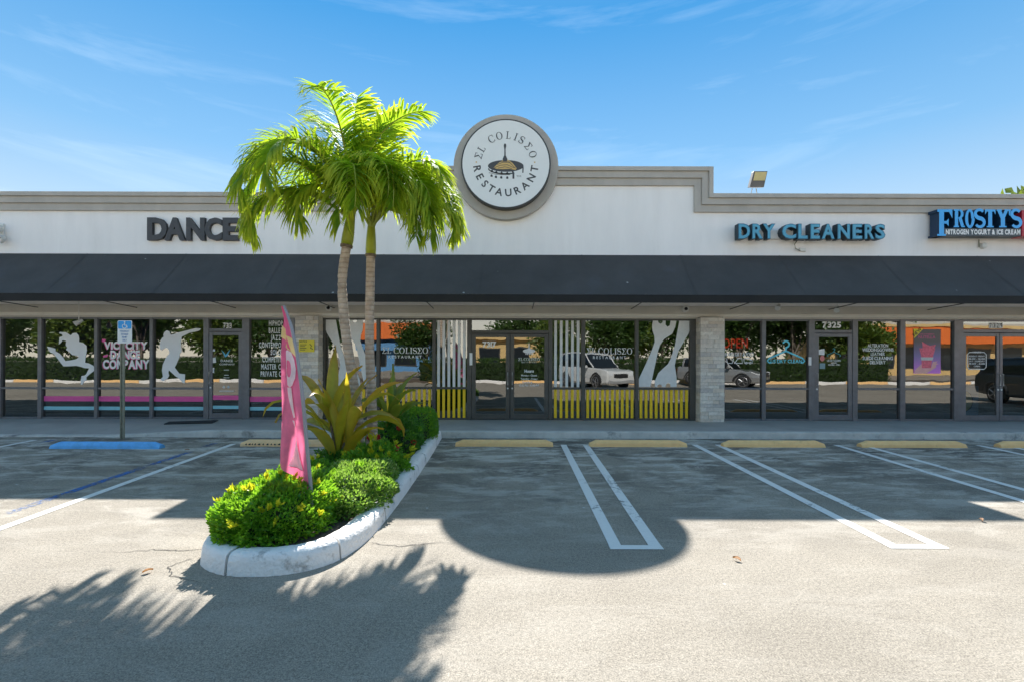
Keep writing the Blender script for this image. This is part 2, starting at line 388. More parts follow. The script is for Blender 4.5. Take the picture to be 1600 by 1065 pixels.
def spath(w0, h0, thin, thick, x0=0):
    pts = []; ws = []
    for i in range(25):
        t = i / 24
        if t < .5:
            a = R(30 + 240 * (t / .5)); x = .5 + .46 * math.cos(a); y = .75 + .23 * math.sin(a)
        else:
            a = R(90 - 240 * ((t - .5) / .5)); x = .5 + .48 * math.cos(a); y = .26 + .24 * math.sin(a)
        pts.append((x0 + x * w0, y * h0)); ws.append(thin + (thick - thin) * math.exp(-((t - .5) / .2) ** 2))
    return stroke(pts, ws)
SER = {
 'E': ([rc(0, .92, .66, 1), rc(.60, .72, .66, .93), rc(0, 0, .68, .08), rc(.62, .07, .68, .30)] + stroke([(.10, .95), (.40, .49)], .16) + stroke([(.40, .52), (.08, .05)], .09), .70),
 'L': ([rc(.10, .0, .24, 1), rc(0, .94, .34, 1.0), rc(0, 0, .60, .065), rc(.54, .06, .60, .28)], .62),
 'I': ([rc(.10, .0, .25, 1), rc(0, .94, .35, 1.0), rc(0, 0, .35, .06)], .36),
 'O': (ringp(.43, .5, .43, .52, .15, .055), .88),
 'C': (ringp(.43, .5, .43, .52, .15, .055, 52, 308) + [rc(.70, .66, .755, .98), rc(.70, .03, .755, .25)], .78),
 'S': (spath(.58, 1, .07, .17) + [rc(.50, .72, .555, .98), rc(.01, .02, .06, .30)], .60),
}
SLAB = {
 'F': ([rc(.10, 0, .36, 1), rc(0, 0, .46, .07), rc(0, .90, .80, 1), [(.62, .9), (.80, .9), (.80, .66)], rc(.36, .46, .56, .56), [(.48, .56), (.60, .66), (.60, .36), (.48, .46)]], .82),
 'R': ([rc(.08, 0, .30, 1), rc(0, 0, .36, .08), rc(0, .92, .40, 1), rc(.30, .46, .38, .56)] + ringp(.36, .735, .28, .265, .18, .10, -90, 90, 10) + stroke([(.40, .52), (.56, .08)], .20) + [rc(.48, 0, .72, .08)], .72),
 'O': (ringp(.30, .5, .30, .52, .19, .14), .62),
 'S': (spath(.56, 1, .15, .23), .60),
 'T': ([rc(.19, 0, .42, .92), rc(.10, 0, .51, .08), rc(0, .88, .61, 1), [(0, .9), (.12, .9), (0, .70)], [(.61, .9), (.49, .9), (.61, .70)]], .62),
 'Y': (stroke([(.13, .98), (.34, .48)], .20) + stroke([(.55, .98), (.34, .48)], .17) + [rc(.23, 0, .46, .52), rc(.14, 0, .55, .08), rc(0, .92, .28, 1), rc(.42, .92, .68, 1)], .68),
 "'": ([[(.02, 1), (.20, 1), (.14, .66), (.08, .66)]], .20),
}
def put_polys(mb, polys, fx, y, depth=0, mf=0, ms=None):
    for i, p in enumerate(polys):
        q = [fx(a, b) for a, b in p]
        if depth: mb.prism_y(q, y - .0007 * i, y + depth, mf, ms)
        else: mb.flat(q, y - .0004 * i, mf)
def serif_fit(mb, text, x0, x1, z0, z1, y, gap=.10, space=.30, mi=0):
    wd = -gap; xs = []
    for c in text:
        if c == ' ': wd += space; continue
        xs.append((c, wd + gap)); wd += SER[c][1] + gap
    k = (x1 - x0) / wd; h = z1 - z0
    for c, xo in xs: put_polys(mb, SER[c][0], lambda a, b, xo=xo: (x0 + (a + xo) * k, z0 + b * h), y, 0, mi)

# ================================================================== LARGE STRUCTURE
# ------------------------------------------------------------------ ground
g = MB().add([(-300, -300, 0), (300, -300, 0), (300, 300, 0), (-300, 300, 0)], [(0, 1, 2, 3)])
lot = struct(g.build('parking_lot', m_asphalt))
GY = 12.58                                   # glass plane
def gx(px): return (px - 800) / 62.0
def gz(py): return CAMH - (py - HY) / 62.0
SW = .135                                    # sidewalk height
# sidewalk with a ramp down to the accessible bay on the left
mb = MB(); xs = [-40, -12, -8.6, -7.1, -6.4, 0, 40]; zs = [.03, .03, .03, .11, SW, SW, SW]
for i in range(len(xs) - 1):
    a, b_, za, zb = xs[i], xs[i + 1], zs[i], zs[i + 1]
    mb.add([(a, 10.76, za), (b_, 10.76, zb), (b_, 11.6, SW), (a, 11.6, SW)], [(0, 1, 2, 3)])
    mb.add([(a, 11.6, SW), (b_, 11.6, SW), (b_, 12.9, SW), (a, 12.9, SW)], [(0, 1, 2, 3)])
sidewalk = struct(mb.build('sidewalk', m_sidewalk))
mb = MB()
for i in range(len(xs) - 1):
    a, b_, za, zb = xs[i], xs[i + 1], zs[i], zs[i + 1]
    mb.add([(a, 10.60, -.05), (b_, 10.60, -.05), (b_, 10.615, zb - .006), (a, 10.615, za - .006), (a, 10.64, za + .003), (b_, 10.64, zb + .003), (b_, 10.77, zb + .003), (a, 10.77, za + .003), (a, 10.77, -.05), (b_, 10.77, -.05)],
           [(0, 1, 2, 3), (3, 2, 5, 4), (4, 5, 6, 7), (7, 6, 9, 8)])
kerb = struct(mb.build('sidewalk_kerb', m_kerb))

# painted lines
def line(pts, wd, mat, name='parking_line', z=.005):
    mb = MB()
    for (x0, y0), (x1, y1) in zip(pts[:-1], pts[1:]):
        d = Vector((x1 - x0, y1 - y0)).normalized(); n = Vector((-d.y, d.x)) * wd / 2
        k = 10; 
        for i in range(k):
            a = Vector((x0, y0)).lerp(Vector((x1, y1)), i / k); b_ = Vector((x0, y0)).lerp(Vector((x1, y1)), (i + 1) / k)
            mb.add([(a.x + n.x, a.y + n.y, z), (a.x - n.x, a.y - n.y, z), (b_.x - n.x, b_.y - n.y, z), (b_.x + n.x, b_.y + n.y, z)], [(3, 2, 1, 0)])
    return mb.build(name, mat, lot, fix=True)
line([(1.02, 9.85), (.965, 4.66)], .115, m_white_line); line([(1.46, 9.85), (1.335, 4.66)], .115, m_white_line)
line([(.905, 4.61), (1.395, 4.61)], .10, m_white_line)
line([(3.62, 9.9), (3.56, 4.70)], .115, m_white_line); line([(4.08, 9.9), (3.98, 4.70)], .115, m_white_line)
line([(3.50, 4.65), (4.04, 4.65)], .10, m_white_line)
line([(6.43, 9.9), (6.2, 4.7)], .115, m_white_line); line([(6.95, 9.9), (6.72, 4.7)], .115, m_white_line); line([(6.14, 4.65), (6.78, 4.65)], .10, m_white_line)
line([(9.25, 9.9), (9.0, 4.7)], .115, m_white_line); line([(9.75, 9.9), (9.5, 4.7)], .115, m_white_line)
line([(-5.48, 9.85), (-5.15, 4.6)], .11, m_white_line); line([(-5.88, 9.9), (-5.56, 5.0)], .12, m_blue_line)
line([(-9.75, 10.2), (-9.3, 4.6)], .11, m_white_line); line([(-9.35, 10.2), (-8.95, 4.9)], .12, m_blue_line)

# ------------------------------------------------------------------ building
WY = 12.38                                   # fascia plane
XL, XR, ZL, ZH = -4.57, 4.93, 5.73, 6.385    # parapet steps
CX, CZ, CR = -.16, 6.35, 1.285
bld = thing('strip_mall_building', 'long white stuccoed strip mall with stepped grey cornice and flat roof', 'building', (0, WY, 0))
mb = MB(); mb.prism_y([(-40, 2.98), (40, 2.98), (40, ZL - .02), (XR - .02, ZL - .02), (XR - .02, ZH - .02), (XL + .02, ZH - .02), (XL + .02, ZL - .02), (-40, ZL - .02)], WY, WY + .3)
mb.build('fascia_wall', m_stucco, bld)
mb = MB()
mb.box(-40, 40, WY + .31, 27, 5.05, 5.25); mb.build('roof', m_cornice, bld)
mb = MB(); mb.box(-40, 40, 26.7, 27, 0, 5.04); mb.box(-40, -39.7, 12.9, 26.69, 0, 5.04); mb.box(39.7, 40, 12.9, 26.69, 0, 5.04); mb.build('rear_wall', m_stucco, bld)
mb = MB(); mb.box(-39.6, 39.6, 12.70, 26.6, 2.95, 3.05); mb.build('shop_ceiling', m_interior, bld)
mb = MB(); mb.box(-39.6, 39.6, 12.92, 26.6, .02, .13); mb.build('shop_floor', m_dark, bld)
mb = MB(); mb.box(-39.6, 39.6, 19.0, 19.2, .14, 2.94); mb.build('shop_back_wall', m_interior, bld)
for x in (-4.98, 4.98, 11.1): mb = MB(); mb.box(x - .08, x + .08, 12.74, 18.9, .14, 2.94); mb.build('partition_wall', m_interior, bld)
# cornice in three stepped bands either side of the roundel
def cpts(d, side):
    if side < 0: return [(-40, ZL - d), (XL + d, ZL - d), (XL + d, ZH - d), (CX - .4, ZH - d)]
    return [(40, ZL - d), (XR - d, ZL - d), (XR - d, ZH - d), (CX + .4, ZH - d)]
for side in (-1, 1):
    for d0, d1, pr in ((0, .105, .15), (.105, .265, .105), (.265, .44, .06)):
        mb = MB(); mb.prism_y(cpts(d0, side) + cpts(d1, side)[::-1], WY - pr, WY + (.33 if d0 == 0 else -.001)); mb.build('cornice_band', m_cornice, bld, bevel=.008)
mb = MB(); n = 64
mb.prism_y([(CX + CR * math.cos(2 * PI * i / n), CZ + CR * math.sin(2 * PI * i / n)) for i in range(n)], WY - .17, WY + .34)
mb.build('roundel', m_cornice, bld, bevel=.01)
# lintel beam and pale trim over the shop windows
mb = MB(); mb.box(-40, 40, WY + .012, 12.69, 2.79, 2.975); mb.build('lintel_beam', m_beam, bld)
mb = MB(); mb.box(-40, 40, WY + .03, 12.50, 2.71, 2.788); mb.build('lintel_trim', m_trim, bld, bevel=.01)
mb = MB(); mb.box(-40, 40, WY + .10, 12.67, 2.672, 2.709); mb.build('lintel_soffit', m_beam, bld)

# stone columns, block by block
def stone_column(x0, x1, label):
    t = thing('stone_column', label, 'column', ((x0 + x1) / 2, 12.35, SW), group='stone columns')
    y0 = 12.24; y1 = 12.72
    MB().box(x0 + .02, x1 - .02, y0 + .02, y1, SW, 2.70).build('core', m_mortar, t)
    rr = random.Random(int(x0 * 10)); z = SW; meshes = {}
    while z < 2.68:
        h = rr.choice([.075, .09, .09, .105]); h = min(h, 2.70 - z); x = x0
        while x < x1 - .001:
            wd = min(rr.choice([.15, .2, .26, .31]), x1 - x)
            if x1 - x - wd < .08: wd = x1 - x
            pr = rr.uniform(0, .016)
            MB().box(x + .0015, x + wd - .0015, y0 - pr, y0 + .05, z + .001, z + h - .002).build('stone', rr.choice(m_stone), t, bevel=.004)
            x += wd
        for xs_, sg in ((x0, -1), (x1, 1)):
            y = y0 + .0515
            while y < y1 - .001:
                wd = min(rr.choice([.16, .22, .3]), y1 - y); pr = rr.uniform(0, .012)
                xa, xb = (xs_ - pr, xs_ + .04) if sg < 0 else (xs_ - .04, xs_ + pr)
                MB().box(xa, xb, y + .0015, y + wd - .0015, z + .001, z + h - .002).build('stone', rr.choice(m_stone), t, bevel=.004)
                y += wd
        z += h
stone_column(4.62, 5.21, 'pale ledger stone column between yellow striped window and dry cleaner window')
stone_column(-5.32, -4.75, 'ledger stone column with yellow notice on it behind pink flag')

# awning
aw = thing('awning', 'long black canvas awning running across the whole facade', 'awning', (0, 11.2, 2.9))
AY, AZ0, AZ1, AZT = 11.2, 2.935, 3.115, 4.235
mb = MB(); nx = 160
for i in range(nx):
    for j in range(6):
        q = []
        for (a, b_) in ((i, j), (i + 1, j), (i + 1, j + 1), (i, j + 1)):
            x = -40 + 80 * a / nx; t = b_ / 6; y = AY + (WY - .005 - AY) * t; z = AZ1 + (AZT - AZ1) * t
            sag = .018 * math.sin(PI * t) * (1 - .6 * abs(math.cos(PI * x / 2.45))); q.append((x, y + sag, z - sag))
        mb.add(q, [(0, 1, 2, 3)])
mb.build('canvas', m_awning, aw, smooth=True)
for k in range(-9, 10):
    x = k * 2.45 + 1.72; mb = MB(); q = []
    for t in range(7):
        u = t / 6; y = AY + (WY - .005 - AY) * u; z = AZ1 + (AZT - AZ1) * u; sag = .018 * math.sin(PI * u) * (1 - .6 * abs(math.cos(PI * x / 2.45)))
        q += [(x - .012, y + sag - .004, z - sag + .004), (x + .012, y + sag - .004, z - sag + .004)]
    mb.add(q, [(2 * t, 2 * t + 1, 2 * t + 3, 2 * t + 2) for t in range(6)]); mb.build('seam', m_awning, aw)
MB().box(-40, 40, AY - .006, AY + .006, AZ0, AZ1 - .001).build('valance', m_awning2, aw)
for k in range(-9, 10):
    x = k * 2.45 + .5
    mb = MB(); mb.tube([(x, WY - .01, 2.90), (x, AY + .04, AZ0 + .03)], .011, 6); mb.tube([(x, AY + .04, AZ0 + .02), (x, AY + .04, AZ1 - .03)], .016, 6); mb.tube([(x, AY + .04, AZ1 - .03), (x, WY - .02, AZT - .09)], .016, 6)
    mb.build('bracket', m_frame_d, aw)
MB().tube([(-40, AY + .03, AZ1 - .04), (40, AY + .03, AZ1 - .04)], .02, 6).build('front_rail', m_frame_d, aw)

# ================================================================== STOREFRONTS
GTOP = 2.672; GBOT = SW + .045; RAIL = .925
DY = GY - .004                               # vinyl on the outside of the glass
class Shop:
    def __init__(s, name, label, xc, frame):
        s.o = thing(name, label, 'storefront', (xc, GY, SW)); s.fm = frame
    def mull(s, p0, p1, z0=SW, z1=GTOP, name='mullion'):
        return MB().box(gx(p0), gx(p1), GY - .06, GY + .07, z0, z1).build(name, s.fm, s.o, bevel=.004)
    def bar(s, p0, p1, z0, z1, name='rail'):
        return MB().box(gx(p0), gx(p1), GY - .045, GY + .055, z0, z1).build(name, s.fm, s.o, bevel=.004)
    def pane(s, p0, p1, z0, z1, glass=None):
        # each light sits a hair out of true, as set glass does
        a, b = rnd.uniform(0, .003), rnd.uniform(0, .003)
        return MB().add([(gx(p0), GY + a, z0), (gx(p1), GY, z0), (gx(p1), GY + b, z1), (gx(p0), GY + a + b, z1)], [(0, 1, 2, 3)]).build('pane', glass or m_glass, s.o)
    def bay(s, p0, p1, rail=RAIL, rw=.05):
        s.bar(p0, p1, GTOP - .045, GTOP, 'head'); s.bar(p0, p1, SW, GBOT, 'sill'); s.bar(p0, p1, rail - rw / 2, rail + rw / 2)
        return s.pane(p0, p1, rail + rw / 2, GTOP - .045), s.pane(p0, p1, GBOT, rail - rw / 2)
    def door(s, p0, p1, ztop=2.30, st=.085, handle=1, transom=True, tp=None):
        """leaf between px p0..p1, returns (door, transom pane)"""
        x0, x1 = gx(p0) + .006, gx(p1) - .006; y0, y1 = GY - .05, GY + .0
        mb = MB(); mb.box(x0, x0 + st, y0, y1, SW + .012, ztop - .012); mb.box(x1 - st, x1, y0, y1, SW + .012, ztop - .012)
        mb.box(x0 + st, x1 - st, y0 + .002, y1 - .002, ztop - .10, ztop - .013); mb.box(x0 + st, x1 - st, y0 + .002, y1 - .002, SW + .013, SW + .15)
        d = mb.build('door', s.fm, s.o, bevel=.004)
        MB().add([(x0 + st, GY - .026, SW + .15), (x1 - st, GY - .026, SW + .15), (x1 - st, GY - .026, ztop - .10), (x0 + st, GY - .026, ztop - .10)], [(0, 1, 2, 3)]).build('pane', m_door_glass, d)
        hx = x0 + st * .5 if handle < 0 else x1 - st * .5
        mb = MB(); mb.tube([(hx, y0 - .001, 1.02), (hx, y0 - .06, 1.03), (hx, y0 - .06, 1.32), (hx, y0 - .001, 1.33)], .012, 6); mb.build('handle', m_metal, d)
        mb = MB(); mb.tube([(hx, y0 - .012, .93), (hx, y0 + .01, .93)], .022, 10); mb.build('lock', m_white_plastic, d)
        return d
    def decal(s, mb, parent, mat, name='lettering'): return mb.build(name, mat, parent)

# ---------------------------------------------------------------- dance studio
ds = Shop('dance_storefront', 'dance studio storefront with white dancer silhouettes and pink stripe', gx(120), m_frame_b)
edges = [(-172, -166), (-85, -80), (-2, 5), (62, 68), (150, 155), (236, 241), (320, 328), (380, 391), (456, 462)]
for a, b_ in edges: ds.mull(a, b_)
panes = {}
for (a, b_), (c, d_) in zip(edges[:-1], edges[1:]):
    if b_ == 328: continue
    panes[b_] = ds.bay(b_, c, .90)
# door and transom
ds.bar(328, 380, 2.33, 2.40, 'transom_bar'); ds.bar(328, 380, GTOP - .045, GTOP, 'head')
tp = ds.pane(328, 380, 2.40, GTOP - .045)
dd = ds.door(328, 380, 2.33, handle=-1)
mb = MB(); text_fit(mb, '7313', gx(349), gx(362), gz(514), gz(506), DY, 1); ds.decal(mb, tp, m_vinyl, 'house_number')
DD = GY - .032
mb = MB(); text_fit(mb, 'DANCE', gx(346), gx(365), gz(566), gz(562.5), DD, 1); ds.decal(mb, dd, m_vinyl_soft); mb = MB(); text_fit(mb, 'COMPANY', gx(344), gx(368), gz(571), gz(568.5), DD, 1)
ds.decal(mb, dd, m_vinyl_soft); mb = MB()
for k, (zz, wd) in enumerate([(578, 8), (586, 7), (590, 9)]): mb.flat(rc(gx(355 - wd / 2), gz(zz + 1), gx(355 + wd / 2), gz(zz)), DD); mb.build('print_line', m_vinyl_soft, dd); mb = MB()
for xx in (351, 358): 
    for p in ringp(gx(xx), gz(605), .035, .035, .035, .035, n=10): mb.flat([p[0], p[1], p[2]], DD)
    mb.build('print_dot', m_vinyl_soft, dd); mb = MB()
mb.flat(rc(gx(344), gz(612), gx(367), gz(610.5)), DD)
ds.decal(mb, dd, m_vinyl_soft)
mb = MB(); mb.flat([(gx(347), gz(547)), (gx(354), gz(555)), (gx(361), gz(546)), (gx(357), gz(556)), (gx(353), gz(559))], DD); mb.build('logo', M('bird_blue', (.12, .45, .62), .5), dd)
mb = MB(); mb.flat([(gx(331), gz(560)), (gx(338), gz(559)), (gx(339), gz(567)), (gx(333), gz(568))], DD); mb.build('notice', m_vinyl, dd); mb = MB(); mb.flat([(gx(330), gz(575)), (gx(336), gz(575)), (gx(336), gz(583)), (gx(330), gz(583))], DD); mb.build('notice', m_vinyl, dd)
mb = MB(); mb.flat(rc(gx(333), gz(550), gx(337), gz(546.5)), DD); mb.build('notice', m_vinyl, dd)
# purple printed film inside the two middle panes
m_film = M('purple_film', (.035, .022, .11), .6, .6, 2.5, stain=((.16, .03, .12), .60, 3.0, .8))
for k, (a, b_) in ((68, (70, 149)), (155, (157, 235))):
    mb = MB(); mb.flat(rc(gx(a), gz(594), gx(b_), gz(502)), GY + .03); mb.build('purple_print', m_film, panes[k][0])
# leaping dancer (traced from the window, zoom origin 60,490, scale 8.88)
def tr(pts, ox, oy, s): return [(gx(ox + a / s), gz(oy + b / s)) for a, b in pts]
leap = [(118, 468), (170, 480), (238, 498), (240, 535), (300, 570), (350, 625), (375, 668), (440, 660), (520, 645), (565, 618), (545, 598), (470, 585), (430, 545), (385, 515), (400, 485), (380, 450), (385, 395), (340, 385), (305, 430), (285, 440), (292, 345), (335, 330), (330, 305), (285, 290), (300, 272), (380, 275), (420, 300), (450, 320), (480, 288), (530, 285), (560, 320), (570, 370), (565, 405), (620, 420), (668, 455), (675, 520), (660, 610), (650, 690), (700, 700), (760, 730), (795, 765), (780, 800), (720, 845), (670, 890), (672, 930), (640, 945), (610, 998), (590, 990), (592, 930), (600, 875), (640, 868), (665, 850), (690, 800), (705, 770), (640, 765), (580, 745), (530, 735), (440, 740), (350, 742), (315, 700), (270, 640), (215, 570), (165, 550), (140, 510)]
mb = MB(); mb.flat(tr(leap, 60, 490, 8.88), DY); ds.decal(mb, panes[68][0], m_vinyl, 'dancer_silhouette')
# pointing dancer (zoom origin 230,480, scale 4.84)
pt = [(405, 168), (400, 180), (370, 190), (320, 200), (262, 230), (255, 270), (262, 345), (250, 350), (245, 380), (225, 430), (210, 460), (245, 505), (288, 510), (285, 578), (270, 575), (250, 548), (215, 525), (165, 480), (162, 500), (168, 520), (158, 540), (125, 560), (102, 555), (105, 545), (120, 530), (112, 480), (118, 440), (140, 390), (170, 350), (160, 320), (140, 310), (110, 332), (98, 318), (95, 290), (100, 265), (112, 240), (125, 230), (122, 215), (130, 195), (150, 182), (170, 190), (178, 215), (200, 212), (230, 200), (300, 182), (370, 165)]
mb = MB(); mb.flat(tr(pt, 230, 480, 4.84), DY); ds.decal(mb, panes[241][0], m_vinyl, 'dancer_silhouette')
mb = MB()
for s_, a, b_, z0, z1 in (('VICE CITY', 163, 231, 546.5, 536), ('DANCE', 173, 219, 561.5, 549.5), ('COMPANY', 161, 234, 576.5, 564)): mb = MB(); text_fit(mb, s_, gx(a), gx(b_), gz(z0), gz(z1), DY - .002, 2, .04, .2); ds.decal(mb, panes[155][0], m_vinyl)
mb = MB()
for s_, a, b_, z0, z1 in (('VICE CITY', 162, 230, 547.3, 536.8), ('DANCE', 172, 218, 562.3, 550.3), ('COMPANY', 160, 233, 577.3, 564.8)): text_fit(mb, s_, gx(a), gx(b_), gz(z0), gz(z1), DY - .0008, 2, .04, .2)
mb.flat([(gx(160), gz(531)), (gx(166), gz(532)), (gx(163), gz(537)), (gx(159), gz(535))], DY - .0008); mb.flat([(gx(161), gz(557)), (gx(169), gz(555)), (gx(168), gz(559)), (gx(162), gz(560))], DY - .0008)
ds.decal(mb, panes[155][0], m_pink_v, 'letter_shadow')
# pink and cyan stripes low on the glass
for k, (a, b_) in ((68, (69, 150)), (155, (155, 236)), (241, (241, 320)), (391, (391, 456))):
    mb = MB(); mb.flat(rc(gx(a), gz(628), gx(b_), gz(620)), DY); mb.build('pink_stripe', m_pink_v, panes[k][1])
    mb = MB(); mb.flat(rc(gx(a), gz(641.5), gx(b_), gz(636)), DY); mb.build('cyan_stripe', m_cyan_v, panes[k][1])
mb = MB(); mb.flat(rc(gx(334), gz(625), gx(374), gz(618)), DD); mb.build('pink_stripe', m_pink_v, dd)
mb = MB(); mb.flat(rc(gx(334), gz(639), gx(374), gz(634)), DD); mb.build('cyan_stripe', m_cyan_v, dd)
mb = MB()
for k, s_ in enumerate(['HIPHOP', 'BALLET', 'JAZZ', 'CONTEMPORARY', 'SOLO', 'COMPETITION', 'MASTER CLASS', 'PRIVATE CLASS']):
    mb = MB(); text_c(mb, s_, gx(431), gz(510 + 11.2 * k), .125, DY, 1, .10, .3, .50); ds.decal(mb, panes[391][0], m_vinyl)

# ---------------------------------------------------------------- restaurant
rs = Shop('restaurant_storefront', 'restaurant storefront with yellow and white slats, fork graphics and double glass door', gx(795), m_frame_d)
for a, b_ in ((505, 509), (589, 594), (676, 681), (730, 737), (857, 863), (908, 914), (992, 997), (1077, 1086)): rs.mull(a, b_)
rp_ = {}
for a, b_ in ((509, 589), (594, 676), (681, 730), (863, 908), (914, 992), (997, 1077)): rp_[a] = rs.bay(a, b_, .93, .055)
rs.bar(737, 857, 2.30, 2.375, 'transom_bar'); rs.bar(737, 857, GTOP - .045, GTOP, 'head'); tp = rs.pane(737, 857, 2.375, GTOP - .045)
d1 = rs.door(737, 797, 2.30, .10, 1); d2 = rs.door(797, 857, 2.30, .10, -1)
mb = MB(); mb.flat(rc(gx(782), gz(515.5), gx(824), gz(501.5)), GY + .03); mb.build('dark_red_sign', M('dark_red_print', (.10, .022, .018), .6), tp)
def slats(parent, p0, p1, z0, z1, mat, step=8.05, w_=4.2):
    n = max(1, int(round((p1 - p0) / step))); me = None
    for i in range(n):
        xc = gx(p0 + (i + .5) * (p1 - p0) / n)
        if me is None:
            h = (z1 - z0) / 2; ww = w_ / 62 / 2; b = MB().box(-ww, ww, -.009, .009, -h, h); o = b.build('slat', mat, None, bevel=.002)
            me = o.data; o.location = Vector((xc, GY - .014, (z0 + z1) / 2)) - ORG[parent.name]; o.parent = parent
        else:
            o = place_mesh('slat', me, (xc, GY - .014, (z0 + z1) / 2), parent); bv = o.modifiers.new('bevel', 'BEVEL'); bv.width = .002; bv.segments = 1
YB0, YB1 = SW + .05, .93 - .03
for a, b_ in ((509, 589), (594, 676), (681, 730), (863, 908), (914, 992), (997, 1077)): slats(rp_[a][1], a + .5, b_ - .5, YB0, YB1, m_yellow_v)
slats(rp_[681][0], 681.5, 729.5, .96, GTOP - .05, m_white_v); slats(rp_[863][0], 863.5, 907.5, .96, GTOP - .05, m_white_v)
# backing board behind the low yellow slats
for a, b_ in ((509, 589), (594, 676), (681, 730), (863, 908), (914, 992), (997, 1077)):
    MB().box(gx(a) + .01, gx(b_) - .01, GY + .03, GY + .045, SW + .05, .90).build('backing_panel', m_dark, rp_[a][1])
# fork graphics (zoom origin 900,480 scale 5.604), mirrored for the left pane
forkA = [(675, 105), (715, 105), (720, 130), (738, 142), (756, 130), (758, 105), (785, 105), (783, 150), (800, 168), (820, 155), (828, 105), (880, 105), (868, 170), (840, 230), (770, 275), (735, 325), (720, 370), (652, 690), (552, 690), (550, 620), (620, 470), (660, 380), (688, 300), (685, 250), (668, 200), (665, 150)]
forkB = [(905, 105), (1012, 110), (1008, 150), (985, 225), (900, 370), (880, 430), (865, 500), (880, 600), (882, 690), (828, 690), (826, 665), (805, 655), (788, 668), (786, 690), (752, 690), (750, 672), (732, 665), (714, 675), (712, 690), (690, 690), (690, 640), (720, 570), (760, 530), (805, 490), (830, 440), (865, 330)]
for f in (forkA, forkB):
    mb = MB(); mb.flat(tr(f, 900, 480, 5.604), DY); mb.build('fork_graphic', m_white_v, rp_[997][0])
    q = [(gx(510 + 1076 - (900 + a / 5.604)), gz(480 + b / 5.604)) for a, b in f]
    mb = MB(); mb.flat(q, DY); mb.build('fork_graphic', m_white_v, rp_[509][0])
# restaurant name on both windows
for k, a, b_ in ((594, 597, 669), (914, 916.5, 988)):
    mb = MB(); serif_fit(mb, 'EL COLISEO', gx(a), gx(b_), gz(552.5), gz(543), DY); dy_ = gz(555.5)
    mb.build('lettering', m_vinyl, rp_[k][0]); mb = MB()
    text_fit(mb, 'RESTAURANT', gx(a + (b_ - a) * .14), gx(b_ - (b_ - a) * .14), gz(559.5), gz(555.5), DY, 1, .45)
    mb.build('lettering', m_vinyl, rp_[k][0]); mb = MB()
    text_fit(mb, 'TM', gx(b_ + .3), gx(b_ + 2.2), gz(543.6), gz(542.4), DY, 0)
    mb.build('lettering', m_vinyl, rp_[k][0])
DD = GY - .032
mb = MB(); text_fit(mb, '7317', gx(754), gx(775.5), gz(542), gz(534), DD, 2, .05); mb.build('house_number', m_vinyl, d1)
mb = MB(); mb.flat(rc(gx(734), gz(570), gx(738.5), gz(551)), GY - .064); mb.build('door_sticker', m_vinyl, d1)
mb = MB()                                    # bowl and fork emblem
for p in ringp(gx(826.5), gz(548), .155, .055, .155, .03, n=18): mb.flat(p, DD)
mb.flat([(gx(825.8), gz(536)), (gx(827.2), gz(536)), (gx(827.2), gz(543)), (gx(830), gz(545.5)), (gx(823), gz(545.5)), (gx(825.8), gz(543))], DD - .0005)
for k in range(5): mb.flat(rc(gx(821 + k * 2.6), gz(553.5), gx(822.4 + k * 2.6), gz(551.2)), DD)
serif_fit(mb, 'EL COLISEO', gx(810), gx(843), gz(563), gz(558.5), DD - .001)
text_fit(mb, 'RESTAURANT', gx(815), gx(838.5), gz(566.3), gz(564.5), DD, 0, .4)
text_fit(mb, 'Hours', gx(819.5), gx(834), gz(581), gz(576.8), DD, 2, .05)
for k, (a, b_, s_) in enumerate([(814.5, 839, 'Monday - Closed'), (813.5, 840, 'Tuesday - Friday'), (816, 832, 'Sunday'), (811.5, 842, '12:00 PM - 10:00 PM')]):
    text_fit(mb, s_, gx(a), gx(b_), gz(587 + k * 5.2), gz(584.2 + k * 5.2), DD, 1, .08)
mb.build('lettering', m_vinyl, d2)

# ---------------------------------------------------------------- dry cleaner
dc = Shop('dry_cleaner_storefront', 'dry cleaner storefront with cyan hanger logo and single glass door', gx(1300), m_frame_b)
for a, b_ in ((1128, 1131), (1189, 1195), (1262, 1271), (1330, 1338), (1404, 1412)): dc.mull(a, b_)
dp = {}
for a, b_ in ((1131, 1189), (1195, 1262), (1338, 1404), (1412, 1488)): dp[a] = dc.bay(a, b_, .935)
dc.bar(1271, 1330, 2.33, 2.405, 'transom_bar'); dc.bar(1271, 1330, GTOP - .045, GTOP, 'head'); tp = dc.pane(1271, 1330, 2.405, GTOP - .045)
d3 = dc.door(1271, 1330, 2.33, .10, -1)
mb = MB(); text_fit(mb, '7325', gx(1284.5), gx(1314), gz(510.5), gz(502), DY, 2, .05); mb.build('house_number', m_vinyl, tp)
mb = MB(); text_fit(mb, 'WASH DRY & FOLD', gx(1131.5), gx(1178), gz(555), gz(549.5), DY, 1, .08)
for p in stroke([(gx(1135), gz(559)), (gx(1137), gz(566)), (gx(1144), gz(566)), (gx(1146), gz(559))], .02) + stroke([(gx(1148), gz(566)), (gx(1151), gz(561)), (gx(1154), gz(558)), (gx(1159), gz(558.5)), (gx(1160), gz(566)), (gx(1147), gz(566))], .02): mb.flat(p, DY)
for p in stroke([(gx(1163), gz(558.5)), (gx(1170), gz(558)), (gx(1171), gz(560.5)), (gx(1175), gz(561)), (gx(1176), gz(565)), (gx(1163), gz(565)), (gx(1162), gz(559))], .018): mb.flat(p, DY)
for xx in (1166, 1172):
    for p in ringp(gx(xx), gz(565.5), .03, .03, .015, .015, n=10): mb.flat(p, DY - .0006)
mb.build('lettering', m_vinyl, dp[1131][0])
